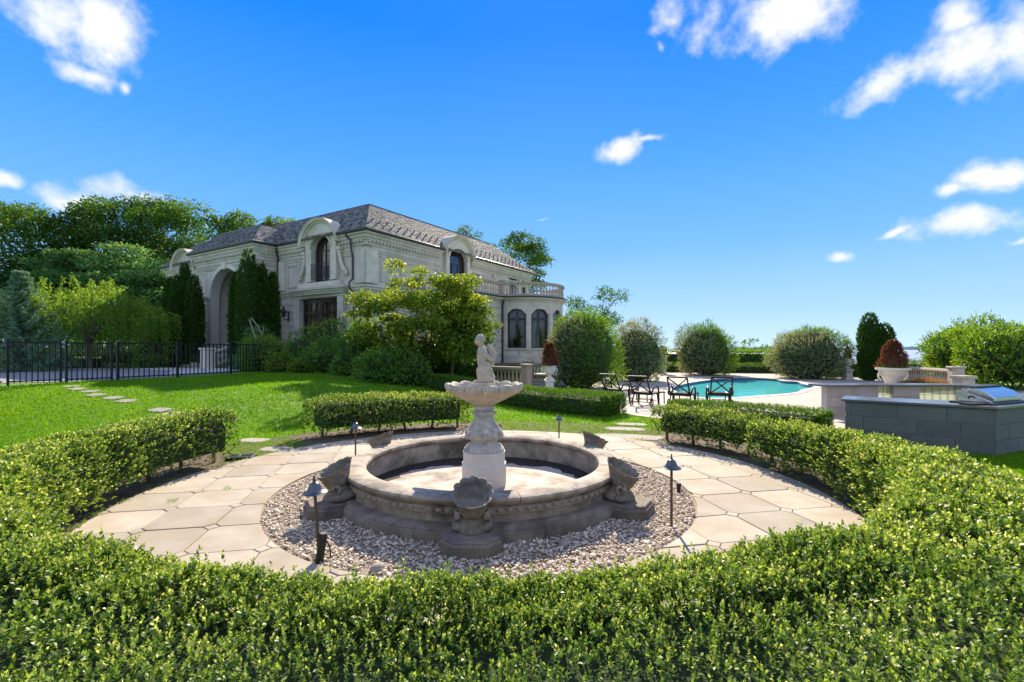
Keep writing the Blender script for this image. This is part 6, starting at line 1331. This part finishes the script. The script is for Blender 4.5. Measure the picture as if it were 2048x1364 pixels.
bt = thing('bare_branch', 'bare grey arching branch above the weeping shrub', 'branch', on(520, 23.4)); obj('twigs', MB().tube([(0, 0, .6), (-.2, 0, 1.6), (-.55, .05, 2.55), (-.45, .05, 2.62), (-.1, 0, 2.2), (.12, 0, 1.8)], [.03, .028, .022, .02, .016, .012], 6).tube([(.1, 0, 1.2), (.12, 0, 1.85), (-.15, 0, 2.05)], [.025, .018, .01], 5).tube([(.12, 0, 1.8), (.2, 0, 2.25)], [.015, .006], 5), 'pale_bark', bt); obj('stem', MB().tube([(.1, 0, -.05), (.08, 0, .7), (.1, 0, 1.2)], [.05, .04, .028], 6), 'pale_bark', bt)
soilb = [(-9.9, 24.8), (-8.6, 22.2), (-7.0, 20.6), (-4.8, 19.0), (-3.2, 18.4), (-2.2, 19.4), (-2.2, 23.5), (-4, 26), (-9, 27), (-11, 26.5)]
struct(obj('planting_bed', MB().add([(x, y, gz(x, y)+.012) for x, y in soilb], [tuple(range(len(soilb)))]), 'soil'))
MG = 'glossy magnolias behind the kitchen'
shrub('magnolia', 'glossy green magnolia behind the terrace balustrade, dark inside', (at(1922, 25), 25, 0), (1.6, 1.6), zat(662, 25), 'magnolia_leaf', 1500, .19, 7, MG, 130, .5, wd=.45, sq=.5, lump=.3); shrub('magnolia', 'broad yellow-green magnolia behind the steel grill', (at(2030, 21.5), 21.5, 0), (2.3, 1.9), zat(655, 21.5), 'magnolia_leaf', 1700, .18, 7, MG, 131, .5, wd=.45, sq=.5, lump=.25)
shrub('magnolia', 'small darker magnolia top peeking between the two larger magnolias', (at(1965, 30), 30, 0), (2.4, 1.8), zat(640, 30), 'magnolia_leaf', 1100, .20, 7, MG, 132, .5, wd=.45, sq=.5, lump=.3)
shrub('coast_shrub', 'low yellow-green shrubs on the shore slope behind the dead red shrub', (at(1835, 34), 34, -.5), (2.6, 1.2), 1.25, 'magnolia_leaf', 900, .13, 6, None, 133, .5, lump=.3)
shrub('flower_shrub', 'orange flowering plants at the foot of the terrace balustrade', (at(1848, 21.0), 21.0, 0), (1.1, .4), .38, 'orange_leaf', 500, .08, 6, None, 134, .4, cat='plant')
shrub('pot_ball', 'small clipped ball plant in a grey pot by the entrance steps', (*loc2w(-9.55, PY-2.75), 1.0), .26, .36, 'arbor_leaf', 300, .06, 5, None, 135, .3, cat='plant')
pp = thing('stair_pot', 'grey stone pot under the clipped ball at the entrance steps', 'pot', (*loc2w(-9.55, PY-2.75), .70)); obj('bowl', MB().lathe([(.14, 0), (.16, .03), (.11, .07), (.2, .2), (.26, .32), (.24, .33)], 16, cap=True), 'kerb_stone', pp, smooth=True)
for k, (px, Y, r, top, mat, lab) in enumerate(((110, 30.5, 1.0, 700, 'weeping_leaf', 'light green shrub under the weeping tree, near the gates'), (250, 29.5, 1.1, 702, 'lime_leaf', 'lime green shrub behind the fence, left of the steps'), (310, 30.5, .9, 660, 'orange_leaf', 'golden-leaved shrub beside the arborvitae columns'), (300, 28.5, .8, 715, 'shrub_leaf', 'dark low shrub beside the entrance steps'), (497, 26.0, .8, 716, 'spruce_leaf', 'blue-grey low juniper below the tallest arborvitae'))):
    b = on(px, Y); shrub('drive_shrub', lab, b, (r, r), zat(top, Y)-b[2], mat, 600, .12, 6, 'shrubs beyond the drive', 140+k, .4, lump=.25)
# ---------------------------------------------------------------- grass blades on the near lawns
def inside(P, poly):
    x, y = P[:, 0], P[:, 1]; c = np.zeros(len(P), bool); n = len(poly)
    for i in range(n):
        (x0, y0), (x1, y1) = poly[i], poly[(i+1)%n]; m = ((y0 > y) != (y1 > y)) & (x < (x1-x0)*(y-y0)/(y1-y0+1e-12)+x0); c ^= m
    return c
def grass():
    global rng
    rng = np.random.default_rng(99); n = 900000; u = rng.random(n); Y = 1/(1/3.0-u*(1/3.0-1/27.0)); X = (rng.random(n)*2-1)*1.12*Y
    P = np.stack([X, Y], 1); r = np.hypot(X-FC[0], Y-FC[1]); a = np.degrees(np.arctan2(Y-FC[1], X-FC[0])) % 360
    bed = ((a > 157) | (a < 48)) & (r < 5.5); bed |= (a > 95) & (a < 140) & (r < 5.5); rim = r < ROUT+.03+.05*np.sin(a)
    fl = np.array(FW); fence_side = np.interp(Y, fl[:, 1], fl[:, 0]); fd = unit(fl[1]-fl[0]); A0 = fl[0]-fd*30
    beyond = inside(P, [tuple(A0)]+[tuple(q) for q in fl]+[(-11.5, 30), (-60, 40), (-60, 0)])
    kp = ~(bed | rim | inside(P, deck_poly) | inside(P, soilb) | beyond) & (X < 14) & (Y < 26)
    kp &= ~inside(P, [tuple(q) for q in (A, B, C_, Ck, Bk, Ak)])
    for q in STEPS+[(1255, 874, 1.5, .62), (1250, 858.5, .95, .5), (1262, 849, .8, .45)]:
        x, y = on_ground(q[0], q[1])
        kp &= ~((np.abs(X-x) < q[2]*.40) & (np.abs(Y-y) < q[3]*.36))
    X, Y = X[kp], Y[kp]; n = len(X); Z = ground_z(X, Y)-.012; s = np.clip(Y/9, .55, 2.2)*rng.uniform(.6, 1.3, n); h = .042*np.clip(s, .7, 1.5)*(1+.25*bumpn(np.stack([X, Y, 0*X], 1), 1.4, 3)); w = .007*s
    an = rng.random(n)*TAU; le = rng.normal(size=(n, 2))*.5*h[:, None]; b = np.stack([X, Y, Z], 1); e = np.stack([np.cos(an)*w, np.sin(an)*w, 0*an], 1); tip = b+np.stack([le[:, 0], le[:, 1], h], 1)
    stuff(quads_object('grass', np.stack([b-e, b+e, tip], 1), np.clip(.45+rng.normal(size=n)*.2+.22*bumpn(np.stack([X, Y, 0*X], 1), .9, 5)+.20*bumpn(np.stack([X, Y, 0*X], 1), 3.1, 15), 0, 1), 'grass_leaf', n=3))
grass()
def weeds():
    r_ = np.random.default_rng(12); P = []
    for k in range(70): a = R(r_.uniform(150, 214)); q = 4.235+r_.normal()*.03; P.append((FC[0]+q*math.cos(a), FC[1]+q*math.sin(a), .02))
    for k in range(40): a = R(r_.uniform(-12, 46)); q = 4.27+r_.normal()*.04; P.append((FC[0]+q*math.cos(a), FC[1]+q*math.sin(a), .02))
    for (px, py) in ((455, 978), (345, 1003)): x, y = gp(px, py, .03); P += [(x+r_.normal()*.01, y+r_.normal()*.01, .03) for _ in range(4)]
    P = np.repeat(np.array(P), 7, 0); n = len(P); P = P+np.concatenate([r_.normal(size=(n, 2))*.02, np.zeros((n, 1))], 1); D = unit(np.concatenate([r_.normal(size=(n, 2))*.5, np.ones((n, 1))], 1))
    stuff(quads_object('weeds', leaves(P, D, unit(r_.normal(size=(n, 3))), r_.uniform(.02, .07, n), .006), r_.random(n), 'grass_leaf'))
weeds()
